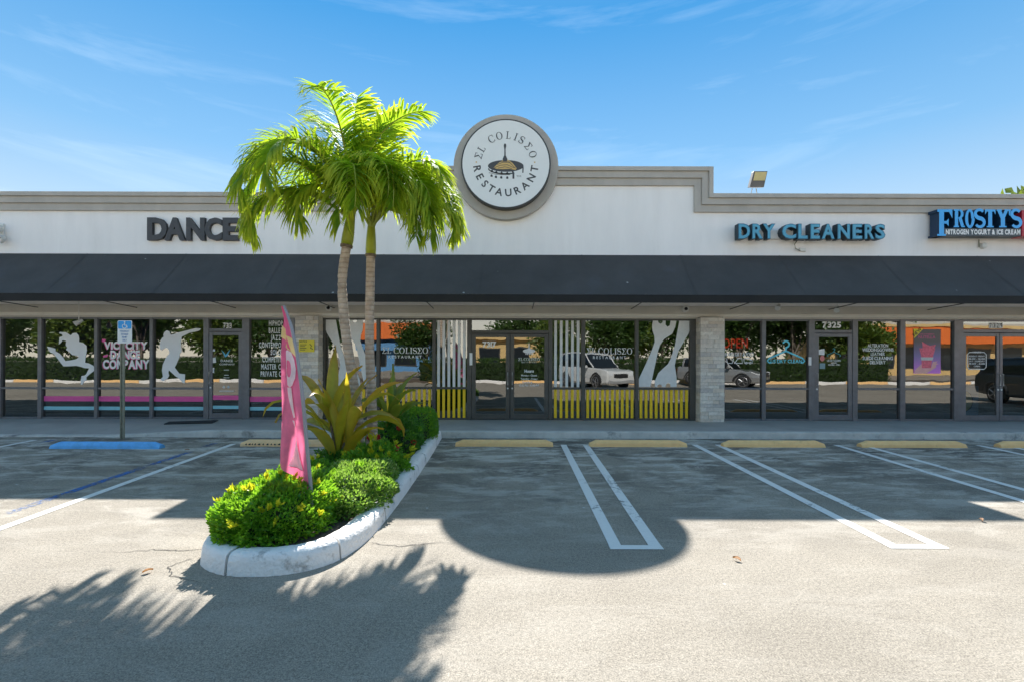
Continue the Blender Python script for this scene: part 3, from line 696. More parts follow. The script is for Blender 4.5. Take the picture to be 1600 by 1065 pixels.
mb = MB(); text_fit(mb, 'OPEN', gx(1132), gx(1172), gz(542), gz(528), GY + .12, 1, .14); m_neon = M('red_sign_tube', (.75, .05, .02), .4); m_neon.node_tree.nodes['Principled BSDF'].inputs['Emission Color'].default_value = (1, .06, .03, 1); m_neon.node_tree.nodes['Principled BSDF'].inputs['Emission Strength'].default_value = .12; mb.build('open_sign', m_neon, dp[1131][0])
# hanger
def hanger(mb, cx, cy, s, y):
    q = []
    for i in range(13):
        a = R(160 - 250 * i / 12); q.append((cx + s * (.0 + .085 * math.cos(a)), cy + s * (.36 + .085 * math.sin(a))))
    q += [(cx + s * .0, cy + s * .22), (cx + s * .0, cy + s * .16)]
    for p in stroke(q, s * .045): mb.flat(p, y)
    q = [(cx, cy + s * .18), (cx + s * .46, cy - s * .02), (cx + s * .51, cy - s * .09), (cx + s * .46, cy - s * .14), (cx + s * .40, cy - s * .13)]
    for p in stroke(q, s * .045): mb.flat(p, y - .0005)
    for p in stroke([(2 * cx - a, b) for a, b in q], s * .045): mb.flat(p, y - .001)
mb = MB(); hanger(mb, gx(1228), gz(557), .92, DY); text_fit(mb, 'US DRY CLEAN', gx(1204), gx(1253), gz(565.2), gz(560), DY, 1, .08); mb.build('hanger_logo', M('cyan_logo', (.16, .68, .82), .5), dp[1195][0])
mb = MB(); mb.flat(rc(gx(1261), gz(569), gx(1265.5), gz(556)), GY - .064); mb.build('door_sticker', m_vinyl, dp[1195][0])
mb = MB(); hanger(mb, gx(1301.5), gz(552), .34, DD); mb.build('hanger_logo', M('teal_logo', (.06, .34, .36), .5), d3)
mb = MB(); text_fit(mb, 'US DRY CLEAN', gx(1291), gx(1312), gz(563), gz(560), DD, 1); text_fit(mb, 'HOURS', gx(1298), gx(1306), gz(566), gz(564), DD, 1); text_fit(mb, 'MON - FRI', gx(1293), gx(1311), gz(569), gz(566.8), DD, 1)
mb.flat([(gx(1276), gz(545)), (gx(1287), gz(543)), (gx(1287), gz(553)), (gx(1276), gz(552))], DD); mb.build('lettering', m_vinyl, d3)
mb = MB(); mb.flat(rc(gx(1279.5), gz(574), gx(1288), gz(565.5)), DD - .001); mb.build('card_sticker', M('card_teal', (.22, .34, .38), .5), d3)
mb = MB()
for p in ringp(gx(1283.5), gz(558), .06, .075, .06, .075, n=14): mb.flat(p[:3], DD - .001)
mb.build('round_sticker', M('salmon_sticker', (.70, .22, .20), .5), d3)
mb = MB()
for k, (s_, a, b_) in enumerate([('ALTERATION', 1355.5, 1387.5), ('WEDDINGGOWNS', 1347, 1396), ('LEATHER', 1360.5, 1382.5), ('SUEDE CLEANING', 1347.5, 1395), ('DELIVERY', 1359, 1383.5)]):
    mb = MB(); text_fit(mb, s_, gx(a), gx(b_), gz(540.5 + 6.5 * k), gz(535.6 + 6.5 * k), DY, 1, .07, .3); mb.build('lettering', m_vinyl, dp[1338][0])

# ---------------------------------------------------------------- yogurt shop
ys = Shop('yogurt_shop_storefront', 'yogurt shop storefront with dark double doors at the right edge', gx(1560), m_frame_b)
for a, b_ in ((1488, 1502), (1616, 1626), (1700, 1706), (1790, 1796)): ys.mull(a, b_)
ys.bar(1502, 1616, 2.35, 2.43, 'transom_bar'); ys.bar(1502, 1616, GTOP - .045, GTOP, 'head'); tp = ys.pane(1502, 1616, 2.43, GTOP - .045)
d4 = ys.door(1502, 1559, 2.35, .07, 1); d5 = ys.door(1559, 1616, 2.35, .07, -1)
for a, b_ in ((1626, 1700), (1706, 1790)): ys.bay(a, b_, .935)
mb = MB()
for k, c in enumerate('7329'):
    mb.flat(rc(gx(1545 + k * 5.5), gz(511), gx(1550 + k * 5.5), gz(502)), DY)
mb.build('number_plate', m_vinyl, tp)
mb = MB()
for k, c in enumerate('7329'): text_fit(mb, c, gx(1546 + k * 5.5), gx(1549 + k * 5.5), gz(510), gz(503), DY - .001, 1)
mb.build('house_number', m_black, tp)
mb = MB(); q = rc(gx(1510), gz(574), gx(1539), gz(548)); x0, z0, x1, z1 = q[0][0], q[0][1], q[2][0], q[2][1]
for p in stroke([(x0 + .05, z0), (x1 - .05, z0), (x1, z0 + .05), (x1, z1 - .05), (x1 - .05, z1), (x0 + .05, z1), (x0, z1 - .05), (x0, z0 + .05), (x0 + .05, z0)], .02): mb.flat(p, DD)
text_fit(mb, 'HOURS', gx(1518), gx(1531), gz(549), gz(546.5), DD - .001, 1)
for k in range(5): text_fit(mb, ['MONDAY - FRIDAY', '12:00 - 10:00', 'SAT - SUNDAY', '12:00 - 11:00', 'OPEN'][k], gx(1512 if k != 4 else 1520), gx(1537 if k != 4 else 1529), gz(555 + k * 3.9), gz(552.8 + k * 3.9), DD, 1)
mb.build('hours_lettering', m_vinyl, d4)
mb = MB(); mb.flat(rc(gx(1503.5), gz(646), gx(1530), gz(600)), GY + .02); mb.build('blue_panel', M('pale_blue_print', (.22, .42, .66), .6, .1), d4)
mb = MB()
for p in ringp(gx(1503.8), gz(624), .27, .27, .27, .27, -90, 90, n=16): mb.flat(p[:3], GY + .015)
mb.build('yellow_disc', M('mustard_print', (.50, .47, .10), .6), d4)
mb = MB()
for p in ringp(gx(1503.8), gz(624), .285, .285, .02, .02, -90, 90, n=16): mb.flat(p, GY + .014)
mb.build('disc_ring', m_black, d4)
# poster in the dry cleaner's last window
pp = dp[1412][0]
PX0, PX1, PZ0, PZ1 = gx(1427.5), gx(1469.5), gz(581), gz(512.5); PY = DY - .003
def grad_mat():
    m, t, b = nodes_of('poster_print'); N = t.nodes.new; K = t.links.new
    g = N('ShaderNodeNewGeometry'); sp = N('ShaderNodeSeparateXYZ'); K(g.outputs['Position'], sp.inputs[0])
    mr = N('ShaderNodeMapRange'); mr.inputs['From Min'].default_value = PZ0; mr.inputs['From Max'].default_value = PZ1; K(sp.outputs['Z'], mr.inputs[0])
    r = N('ShaderNodeValToRGB'); e = r.color_ramp.elements; e[0].color = (.80, .22, .80, 1); e[1].color = (.12, .11, .12, 1); e[1].position = .72; k = e.new(.4); k.color = (.24, .20, .44, 1)
    K(mr.outputs[0], r.inputs[0]); K(r.outputs[0], b.inputs['Base Color']); b.inputs['Roughness'].default_value = .4; return m
MB().box(PX0, PX1, PY, PY + .002, PZ0, PZ1).build('poster', grad_mat(), pp)
Q = lambda pts: [(gx(1420 + a / 7.606), gz(500 + b / 7.606)) for a, b in pts]
mb = MB(); mb.flat(Q([(52, 92), (168, 92), (60, 205)]), PY - .001); mb.build('poster_corner', M('poster_yellow', (.85, .72, .03), .4), pp)
mb = MB(); mb.flat(Q([(160, 320), (155, 240), (200, 270), (250, 290), (318, 275), (300, 320)]), PY - .001); mb.flat(Q([(120, 318), (312, 318), (280, 430), (150, 430)]), PY - .0016); mb.flat(Q([(146, 458), (272, 458), (262, 552), (152, 552)]), PY - .0014)
mb.build('poster_drink', M('poster_red', (.92, .14, .22), .4, .35, 25), pp)
mb = MB(); mb.flat(Q([(62, 612), (70, 575), (130, 520), (150, 500), (152, 553), (262, 553), (275, 500), (300, 440), (285, 480), (340, 470), (320, 495), (350, 500), (315, 520), (325, 540), (270, 575), (200, 618)]), PY - .001); mb.build('poster_hand', M('poster_skin', (.80, .42, .40), .4, .15), pp)
mb = MB(); mb.flat(Q([(138, 424), (290, 424), (280, 460), (146, 460)]), PY - .002); mb.build('poster_band', m_vinyl_soft, pp)
mb = MB(); x = Q([(112, 205), (312, 172)]); text_fit(mb, 'NUTELLA', x[0][0], x[1][0], x[0][1], x[1][1], PY - .001, 0, .1); x = Q([(126, 162), (300, 148)]); text_fit(mb, 'STRAWBERRY', x[0][0], x[1][0], x[0][1], x[1][1], PY - .001, 0, .12)
mb.build('poster_lettering', M('poster_magenta', (.75, .08, .32), .4), pp)
# NEW across the yellow corner
mb = MB(); cxp, czp = Q([(98, 128)])[0]
ls, wd = layout('NEW', 1, .08)
for c, xo in ls:
    a = R(43); h = .075
    put_glyph(mb, c, 1, lambda u, v, xo=xo: (cxp + ((xo + u - wd / 2) * math.cos(a) - (v - .5) * math.sin(a)) * h, czp + ((xo + u - wd / 2) * math.sin(a) + (v - .5) * math.cos(a)) * h), PY - .002)
mb.build('poster_tag_lettering', m_black, pp)

# ================================================================== SIGNS
# roundel sign
SYF = WY - .17 - .20
sg = thing('round_sign', 'round white restaurant sign with black rim in the grey roundel', 'sign', (CX, WY - .17, CZ - 1.08))
mb = MB(); n = 64; SR = 1.08
mb.prism_y([(CX + SR * math.cos(2 * PI * i / n), CZ + SR * math.sin(2 * PI * i / n)) for i in range(n)], SYF, WY - .172); mb.build('cabinet', m_rim, sg, bevel=.008)
mb = MB(); mb.prism_y([(CX + 1.045 * math.cos(2 * PI * i / n), CZ + 1.045 * math.sin(2 * PI * i / n)) for i in range(n)], SYF - .006, SYF + .02); mb.build('face', m_face, sg)
FY = SYF - .008; FR = 1.045
def arc_glyph(mb, polys_or_char, ang, rad, h, upright_in=False, serif=True):
    a = R(ang); 
    if upright_in: ux, uz = -math.sin(a) * 1, math.cos(a); vx, vz = -math.cos(a), -math.sin(a)       # lower arc: tops toward the centre
    else: ux, uz = math.sin(a), -math.cos(a); vx, vz = math.cos(a), math.sin(a)
    ox, oz = CX + rad * math.cos(a), CZ + rad * math.sin(a)
    if serif:
        polys, wd = SER[polys_or_char]
        put_polys(mb, polys, lambda u, v: (ox + ((u - wd / 2) * ux + (v - .5) * vx) * h, oz + ((u - wd / 2) * uz + (v - .5) * vz) * h), FY)
    else:
        wd = GL[polys_or_char, 1][3] / CAP
        put_glyph(mb, polys_or_char, 1, lambda u, v: (ox + ((u - wd / 2) * ux + (v - .5) * vx) * h, oz + ((u - wd / 2) * uz + (v - .5) * vz) * h), FY)
for c, a in zip('ELCOLISEO', (164, 149, 121, 103.5, 85, 69.5, 56, 38, 19)): mb = MB(); arc_glyph(mb, c, a, .655 * FR, .172 * FR); mb.build('letter', m_charcoal, sg)
for c, a in zip('RESTAURANT', (190.5, 207, 224, 240, 256.5, 275, 293.5, 311, 331, 350)): mb = MB(); arc_glyph(mb, c, a, .668 * FR, .162 * FR, True, False); mb.build('letter', m_charcoal, sg)
U = lambda px, py: (CX + (px - 568) / 368 * FR, CZ - (py - 520) / 368 * FR)
mb = MB()
for px in (318, 812):
    c0 = U(px, 508); mb.flat([(c0[0] + .028 * math.cos(PI / 5 * k) * (1 if k % 2 == 0 else .5), c0[1] + .028 * math.sin(PI / 5 * k) * (1 if k % 2 == 0 else .5)) for k in range(10)], FY)
mb.build('star_dots', m_gold, sg)
mb = MB()                                    # bowl
E = lambda cx, cy, rx, ry, a0=0, a1=360, n=36: [U(cx + rx * math.cos(R(a0 + (a1 - a0) * i / n)), cy + ry * math.sin(R(a0 + (a1 - a0) * i / n))) for i in range(n + (0 if a1 - a0 == 360 else 1))]
mb.flat(E(567, 540, 151, 50), FY)
for cx0, r1, r2, cy, th in ((567, 151, 50, 562, 12),):
    o1 = E(cx0, cy, r1, r2, 60, 180, 24); o2 = E(cx0, cy - 2, r1 - 10, r2 - 10, 60, 180, 24); mb.flat(o1 + o2[::-1], FY - .0006)
for p in stroke([U(714, 545), U(712, 598)], .028): mb.flat(p, FY - .0006)
for p in stroke([U(618, 575), U(632, 600), U(632, 648)], .045): mb.flat(p, FY - .0012)
for k, (px, py) in enumerate([(450, 578), (487, 588), (532, 595), (580, 597)]): mb.flat([U(px - 10, py + 14), U(px + 9, py + 16), U(px + 9, py), U(px, py - 8), U(px - 9, py)], FY - .0006)
for k, (px, py) in enumerate([(447, 622), (484, 632), (529, 636), (580, 638)]): mb.flat([U(px - 9, py + 10), U(px + 9, py + 12), U(px + 9, py - 6), U(px, py - 11), U(px - 9, py - 6)], FY - .0006)
for p in stroke([U(425, 598), U(480, 610), U(540, 614), U(606, 614)], .012): mb.flat(p, FY - .0006)
mb.flat([U(553, 352), U(567, 352), U(571, 370), U(565, 400), U(566, 450), U(580, 480), U(577, 505), U(545, 505), U(541, 480), U(554, 450), U(555, 400), U(549, 370)], FY - .003)
text_fit(mb, 'TM', *(U(657, 640)[0], U(696, 620)[0], U(657, 634)[1], U(696, 620)[1]), FY, 0)
mb.build('bowl_emblem', m_charcoal, sg)
mb = MB(); mb.flat([U(465, 555), U(500, 520), U(545, 488), U(585, 486), U(625, 515), U(660, 560), U(650, 575), U(600, 565), U(540, 568), U(490, 566)], FY - .0018); mb.build('pasta_emblem', m_gold, sg)
mb = MB()
for pts in ([(470, 556), (520, 535), (580, 530), (640, 558)], [(495, 528), (545, 510), (600, 512), (650, 560)], [(520, 508), (560, 498), (605, 508)], [(500, 560), (560, 548), (620, 562)]):
    for p in stroke([U(*q) for q in pts], .012): mb.flat(p, FY - .0024)
mb.build('pasta_lines', m_charcoal, sg)

def fx_plane(Y): 
    s = F / Y
    return (lambda px: (px - 800) / s), (lambda py: CAMH - (py - HY) / s)
# DANCE
DYF = WY - .10; ax, az = fx_plane(DYF)
sgn = thing('dance_sign', 'dark grey block letter DANCE sign on white wall', 'sign', (ax(300), WY, az(378)))
for c, a, b_ in (('D', 229, 260), ('A', 256, 288), ('N', 290, 319), ('C', 319, 346), ('E', 347, 371)):
    vs_, _, _, wd = GL[c, 2]; lo = min(v[1] for v in vs_); hi = max(v[1] for v in vs_); k = (ax(b_) - ax(a)) / wd; h = (az(341.5) - az(377)) / (hi - lo)
    mb = MB(); put_glyph(mb, c, 2, lambda u, v: (ax(a) + u * CAP * k, az(377) + (v * CAP - lo) * h), DYF, .085, 0, 1); mb.build('letter', [m_dance, m_dance_side], sgn)
MB().box(ax(240), ax(368), WY - .013, WY - .001, az(374), az(346)).build('backing_strip', m_stucco, sgn)
# DRY CLEANERS
DYF = WY - .30; ax, az = fx_plane(DYF)
sgn = thing('dry_cleaners_sign', 'teal channel letter DRY CLEANERS sign with dark sides', 'sign', (ax(1266), WY, az(374)))
for c, a, b_ in (('D', 1153, 1172), ('R', 1174.5, 1192), ('Y', 1191, 1211), ('C', 1221, 1244), ('L', 1246, 1262), ('E', 1265.5, 1281), ('A', 1283, 1304), ('N', 1308, 1328), ('E', 1331, 1347), ('R', 1350, 1366), ('S', 1366.5, 1383)):
    vs_, _, _, wd = GL[c, 2]; lo = min(v[1] for v in vs_); hi = max(v[1] for v in vs_); k = (ax(b_) - ax(a)) / wd; h = (az(348.5) - az(372.5)) / (hi - lo)
    mb = MB(); put_glyph(mb, c, 2, lambda u, v: (ax(a) + u * CAP * k, az(372.5) + (v * CAP - lo) * h), DYF, .20, 0, 1); lt = mb.build('letter', [m_teal_trim, m_teal_side], sgn)
    vs_, _, _, wd0 = GL[c, 1]; e = .018; lo1 = min(v[1] for v in vs_); hi1 = max(v[1] for v in vs_); k = (ax(b_) - ax(a) - 2 * e) / wd0; h = (az(348.5) - az(372.5) - 2 * e) / (hi1 - lo1)
    mb = MB(); put_glyph(mb, c, 1, lambda u, v: (ax(a) + e + u * CAP * k, az(372.5) + e + (v * CAP - lo1) * h), DYF - .004); mb.build('letter_face', m_teal, lt)
MB().box(ax(1158), ax(1376), WY - .098, WY - .001, az(369), az(356)).build('raceway', m_white_plastic, sgn)
mb = MB(); mb.tube([(ax(1255), WY - .05, az(370)), (ax(1250), WY - .06, az(377)), (ax(1251), WY - .06, az(384)), (ax(1259), WY - .05, az(387)), (ax(1268), WY - .03, az(388))], .012, 6); mb.build('conduit', m_post, sgn)
MB().box(ax(1259), ax(1268), WY - .06, WY - .001, az(388), az(383)).build('junction_box', m_white_plastic, sgn, bevel=.005)
# FROSTY'S
DYF = WY - .34; ax, az = fx_plane(DYF)
sgn = thing('frosty_sign', 'bright blue western style FROSTY\'S sign with navy sides and white subtitle', 'sign', (ax(1530), WY, az(368)))
for c, a, b_, z0, z1 in (('F', 1464, 1488, 367, 325.5), ('R', 1489.5, 1506.5, 353.5, 325.5), ('O', 1507, 1522, 354.5, 325.5), ('S', 1522.5, 1538, 353.5, 325.5), ('T', 1538.5, 1555, 353.5, 325.5), ('Y', 1556.5, 1576, 353.5, 325.5), ("'", 1574.5, 1579, 353.5, 325.5), ('S', 1579.5, 1595, 353.5, 325.5)):
    polys, wd = SLAB[c]; k = (ax(b_) - ax(a)) / wd; h = az(z1) - az(z0)
    mb = MB(); put_polys(mb, polys, lambda u, v: (ax(a) + u * k, az(z0) + v * h), DYF, .27, 0, 1); mb.build('letter', [m_fblue, m_fnavy], sgn)
MB().box(ax(1476), ax(1596), DYF + .02, WY - .05, az(366.5), az(354.6)).build('subtitle_panel', M('slate_panel', (.075, .10, .12), .5), sgn, bevel=.004)
mb = MB(); text_fit(mb, 'NITROGEN YOGURT & ICE CREAM', ax(1478), ax(1594.5), az(364), az(357), DYF + .012, 2, .10, .5); mb.build('subtitle_lettering', m_vinyl, sgn)
MB().box(ax(1470), ax(1594), DYF + .20, WY - .05, az(350), az(330)).build('back_panel', m_fnavy, sgn)
mb = MB(); mb.tube([(ax(1548), WY - .03, az(368)), (ax(1548), WY - .03, az(380))], .012, 6); mb.build('conduit', m_post, sgn)
o = MB(); o.tube([(ax(1554), WY - .001, az(378)), (ax(1554), WY - .09, az(378)), (ax(1554), WY - .11, az(378))], [.075, .07, .03], 12); o.build('junction_box', m_white_plastic, sgn, smooth=False)
MB().box(ax(1597.5), ax(1690), DYF + .02, WY - .05, az(367), az(326)).build('red_panel', M('red_sign_panel', (.45, .02, .045), .4), sgn, bevel=.01)

# roof floodlight
fl = thing('roof_floodlight', 'grey floodlight with yellowed lens on roof parapet', 'floodlight', (5.92, WY + .1, ZL))
ax, az = fx_plane(WY + .1)
bk = .02
mb = MB(); mb.add([(ax(1168), WY + .0, az(294)), (ax(1190), WY + .0, az(294)), (ax(1194), WY - .05, az(270)), (ax(1173), WY - .05, az(270)), (ax(1168), WY + .14, az(292)), (ax(1190), WY + .14, az(292)), (ax(1194), WY + .09, az(269)), (ax(1173), WY + .09, az(269))],
                  [(0, 1, 2, 3), (7, 6, 5, 4), (1, 5, 6, 2), (4, 0, 3, 7), (3, 2, 6, 7), (4, 5, 1, 0)]); mb.build('housing', M('flood_grey', (.13, .12, .11), .5), fl, bevel=.01)
mb = MB(); mb.add([(ax(1172.5), WY - .024, az(284)), (ax(1190.5), WY - .024, az(284)), (ax(1192.5), WY - .054, az(271.5)), (ax(1174.5), WY - .054, az(271.5))], [(0, 1, 2, 3)]); mb.build('lens', M('yellowed_lens', (.62, .50, .22), .3), fl)
mb = MB(); mb.tube([(ax(1174), WY + .08, az(294)), (ax(1171), WY + .08, ZL)], .012, 6); mb.tube([(ax(1180), WY + .08, az(294)), (ax(1182), WY + .08, ZL)], .012, 6); mb.build('yoke', m_metal, fl)
# twin wall floods at the left edge
wl = thing('wall_floodlight', 'white twin wall floodlight at the left edge of the facade', 'floodlight', (-12.75, WY, 4.7))
ax, az = fx_plane(WY - .15)
MB().box(ax(-16), ax(-2), WY - .05, WY - .001, az(372), az(350)).build('back_box', m_white_plastic, wl, bevel=.01)
for px, py in ((-3, 358), (1, 374)):
    mb = MB(); mb.tube([(ax(px - 6), WY - .05, az(py - 3)), (ax(px - 2), WY - .12, az(py)), (ax(px), WY - .19, az(py + 2)), (ax(px) + .005, WY - .26, az(py + 3))], [.04, .09, .12, .11], 14); mb.build('lamp_head', m_white_plastic, wl, smooth=True)
# small fittings under the awning
def dome(px, label):
    ax, az = fx_plane(WY - .02); t = thing('dome_camera', label, 'camera', (ax(px), WY, az(482)), group='dome cameras')
    mb = MB(); mb.tube([(ax(px), WY + .012, az(482)), (ax(px), WY - .05, az(482))], .075, 16); mb.build('housing', m_white_plastic, t, bevel=.008)
    mb = MB(); mb.tube([(ax(px), WY - .05, az(482)), (ax(px), WY - .085, az(482.4)), (ax(px), WY - .095, az(482.6))], [.04, .034, .015], 12); mb.build('lens', m_black, t, smooth=True)
dome(513.5, 'small white dome camera under awning behind the palm trunks'); dome(1071, 'small white dome camera under awning beside the pale stone column')
def spot(px, py, label, Y=WY - .25, top=478):
    ax, az = fx_plane(Y); t = thing('hanging_spotlight', label, 'spotlight', (ax(px), Y, az(py)), group='spotlights under the awning')
    mb = MB(); mb.tube([(ax(px), Y, az(top) + .1), (ax(px), Y, az(py) + .04)], .008, 6); mb.build('stem', m_white_plastic, t)
    mb = MB(); mb.tube([(ax(px) + .05, Y + .05, az(py) + .05), (ax(px), Y, az(py)), (ax(px) - .05, Y - .06, az(py) - .05)], [.03, .05, .065], 12); mb.build('lamp_head', m_white_plastic, t)
spot(123, 505, 'white spotlight hanging in front of leaping dancer window'); spot(1216, 478, 'white spotlight above cyan hanger window', top=474); spot(1308, 481, 'white spotlight above the 7325 door', top=474)
# yellow notice on the left column
yn = thing('notice_sign', 'yellow notice on the stone column behind pink flag', 'sign', (-5.17, 12.2, 1.8))
ax, az = fx_plane(12.21)
MB().box(ax(467), ax(491), 12.205, 12.219, az(550.5), az(532)).build('plate', M('notice_yellow', (.80, .64, .04), .5), yn)
mb = MB(); text_fit(mb, 'NOTICE', ax(468), ax(480), az(535.5), az(533), 12.203, 1)
for k in range(4): mb.flat(rc(ax(469), az(539.6 + k * 2.6), ax(479 - (k % 2) * 2), az(538.6 + k * 2.6)), 12.203)
for p in stroke([(ax(484), az(538)), (ax(487), az(541)), (ax(485), az(544)), (ax(489), az(546))], .02): mb.flat(p, 12.203)
mb.build('print', m_black, yn)
# accessible parking sign
PYS = 10.25; ax, az = fx_plane(PYS)
ps = thing('accessible_parking_sign', 'blue and white accessible parking sign on weathered steel post', 'sign', (ax(192), PYS, .03))
mb = MB(); xb = ax(191.5); 
mb.prism_y([(xb - .035, .02), (xb + .035, .02), (xb + .035, az(505)), (xb - .035, az(505))], PYS + .012, PYS + .018); mb.box(xb - .045, xb - .03, PYS - .01, PYS + .011, .02, az(505)); mb.box(xb + .03, xb + .045, PYS - .01, PYS + .011, .02, az(505))
mb.build('post', m_post, ps)
sx0, sx1, sz0, sz1 = ax(184.5), ax(207), az(538), az(502.5)
def rrect(x0, z0, x1, z1, r, n=5):
    q = []
    for cx, cz, a0 in ((x1 - r, z1 - r, 0), (x0 + r, z1 - r, 90), (x0 + r, z0 + r, 180), (x1 - r, z0 + r, 270)):
        for i in range(n + 1): a = R(a0 + 90 * i / n); q.append((cx + r * math.cos(a), cz + r * math.sin(a)))
    return q
mb = MB(); mb.prism_y(rrect(sx0, sz0, sx1, sz1, .03), PYS - .016, PYS - .0105); mb.build('plate', m_face, ps)
mb = MB(); mb.flat(rrect(sx0 + .012, az(515.5), sx1 - .012, sz1 - .012, .025), PYS - .018); mb.build('blue_field', M('accessible_blue', (.03, .33, .74), .4), ps)
mb = MB(); cx = (sx0 + sx1) / 2; cz = az(510)
for p in ringp(cx, cz + .065, .016, .016, .016, .016, n=10): mb.flat(p[:3], PYS - .020)
for p in stroke([(cx, cz + .045), (cx, cz - .0), (cx + .04, cz - .0), (cx + .055, cz - .05)], .018): mb.flat(p, PYS - .020)
for p in ringp(cx - .004, cz - .02, .05, .05, .014, .014, 110, 350, 14): mb.flat(p, PYS - .0204)
mb.build('wheelchair_symbol', m_face, ps)
mb = MB(); 
for k, s_ in enumerate(['PARKING BY', 'DISABLED', 'PERMIT', 'ONLY']): text_c(mb, s_, cx, az(520.5 + k * 4.6), .035, PYS - .018, 1, .08, .3, .62)
mb.build('lettering', M('sign_blue_print', (.04, .16, .4), .5), ps)
# door mat
dm = MB(); 
dm.add([(-8.05, 11.55, SW + .004), (-7.05, 11.75, SW + .004), (-7.2, 12.25, SW + .004), (-8.2, 11.95, SW + .004), (-8.05, 11.55, SW + .02), (-7.05, 11.75, SW + .02), (-7.2, 12.25, SW + .02), (-8.2, 11.95, SW + .02)], [(3, 2, 1, 0), (4, 5, 6, 7), (0, 1, 5, 4), (1, 2, 6, 5), (2, 3, 7, 6), (3, 0, 4, 7)])
tag(dm.build('door_mat', M('mat_rubber', (.03, .032, .033), .9, .3, 40, .6, 200)), 'dark rubber door mat lying askew outside dance studio door', 'mat')

# ================================================================== WHEEL STOPS
def wheel_stop(x0, x1, y, mat, label, group='yellow wheel stops'):
    n = 14; prof = [(-.085, 0), (-.078, .055), (-.055, .105), (-.035, .118), (.035, .118), (.055, .105), (.078, .055), (.085, 0)]
    mb = MB(); rr = random.Random(int(x0 * 31)); L_ = x1 - x0; rings = []
    for i in range(n + 1):
        t = i / n; x = x0 + L_ * t; e = min(t, 1 - t) * L_; k = min(1, .55 + e / .10 * .45)
        rings.append([(x + (.0 if 0 < i < n else 0), y + py * (.97 + .03 * k), pz * k + rr.uniform(-.002, .002)) for py, pz in prof])
    b = []
    for r_ in rings: b += r_
    m_ = len(prof); fs = [(i * m_ + k, i * m_ + k + 1, (i + 1) * m_ + k + 1, (i + 1) * m_ + k) for i in range(n) for k in range(m_ - 1)]
    fs += [tuple(range(m_)), tuple(n * m_ + k for k in reversed(range(m_)))]
    mb.add(b, fs); o = mb.build('wheel_stop', mat, None, fix=True); return tag(o, label, 'wheel stop', group)
YSTOP = 9.72
wheel_stop(-1.09, .80, YSTOP, m_stop_y, 'pale yellow wheel stop in front of the restaurant door, nearest the planted island')
wheel_stop(1.51, 3.39, YSTOP, m_stop_y, 'yellow wheel stop below the fork graphic window left of the pale stone column')
wheel_stop(4.10, 6.06, YSTOP, m_stop_y, 'yellow wheel stop in front of cyan hanger window')
wheel_stop(6.77, 8.80, YSTOP, m_stop_y, 'yellow wheel stop in front of the pink poster window')
wheel_stop(9.46, 11.4, YSTOP, m_stop_y, 'yellow wheel stop cut off by the right edge of the photo')
o = wheel_stop(-5.22, -3.4, YSTOP - .05, m_stop_pale, 'faded yellow wheel stop with black stencil marks partly behind pink flag')
mb = MB(); rr = random.Random(3); x = -5.12
while x < -4.4:
    wd = rr.uniform(.025, .06); mb.flat([(x, .03), (x + wd, .028), (x + wd * .9, .055 + rr.uniform(0, .01)), (x + wd * .2, .052)], YSTOP - .139); x += wd + rr.uniform(.015, .05)
mb.v = [(x, YSTOP - .05 - .085 + (z / .055) * .007 - .004, z) for x, y, z in mb.v]
mb.build('stencil_marks', m_black, o)
wheel_stop(-8.62, -6.57, 9.38, m_stop_b, 'bright blue wheel stop in front of the accessible parking sign', None)

# ================================================================== PLANTED ISLAND
def catmull(P, n=8):
    P = [Vector(p) for p in P]; o = []
    for i in range(len(P) - 1):
        a = P[max(i - 1, 0)]; b = P[i]; c = P[i + 1]; d = P[min(i + 2, len(P) - 1)]
        for k in range(n):
            t = k / n; o.append(.5 * ((2 * b) + (c - a) * t + (2 * a - 5 * b + 4 * c - d) * t * t + (3 * b - a - 3 * c + d) * t ** 3))
    o.append(P[-1]); return o
outer = catmull([(-2.82, 10.56), (-2.80, 8.5), (-2.79, 6.5), (-2.78, 5.2), (-2.76, 4.62), (-2.66, 4.26), (-2.42, 4.05), (-2.12, 3.98), (-1.82, 4.02), (-1.60, 4.15), (-1.44, 4.42), (-1.36, 4.85), (-1.34, 5.6), (-1.35, 6.8), (-1.39, 8.3), (-1.44, 9.6), (-1.48, 10.56)], 7)
isl = struct(MB().add([(p.x, p.y, .13) for p in [q.lerp(Vector((-2.1, min(max(q.y, 4.5), 10.2))), .10) for q in outer]], [tuple(range(len(outer)))]).build('planting_bed', m_soil, fix=True))
prof = [(0, -.02), (.012, .10), (.026, .150), (.055, .172), (.10, .178), (.165, .176), (.195, .165), (.205, .10)]
def kerb_piece(i0, i1, name='kerb_stone'):
    vs_ = []; rr = random.Random(i0)
    for i in range(i0, i1 + 1):
        p = outer[i]; d = (outer[min(i + 1, len(outer) - 1)] - outer[max(i - 1, 0)]).normalized(); nrm = Vector((-d.y, d.x))
        e = 0
        if i == i0 and i0 > 0: p = p + d * .012
        if i == i1 and i1 < len(outer) - 1: p = p - d * .012
        w_ = rr.uniform(-.004, .004)
        for a, z in prof: vs_.append((p.x + nrm.x * (a + w_), p.y + nrm.y * (a + w_), z + rr.uniform(-.003, .003)))
    m_ = len(prof); k = i1 - i0
    fs = [(i * m_ + j, i * m_ + j + 1, (i + 1) * m_ + j + 1, (i + 1) * m_ + j) for i in range(k) for j in range(m_ - 1)] + [tuple(range(m_)), tuple(k * m_ + j for j in reversed(range(m_)))]
    o = MB().add(vs_, fs).build(name, m_kerb_white, isl, smooth=True, fix=True)
    es = o.modifiers.new('edges', 'EDGE_SPLIT'); es.split_angle = R(50)
cuts = [0, 14, 31, 45, 68, 82, 97, len(outer) - 1]
for a, b_ in zip(cuts[:-1], cuts[1:]): kerb_piece(a, b_)

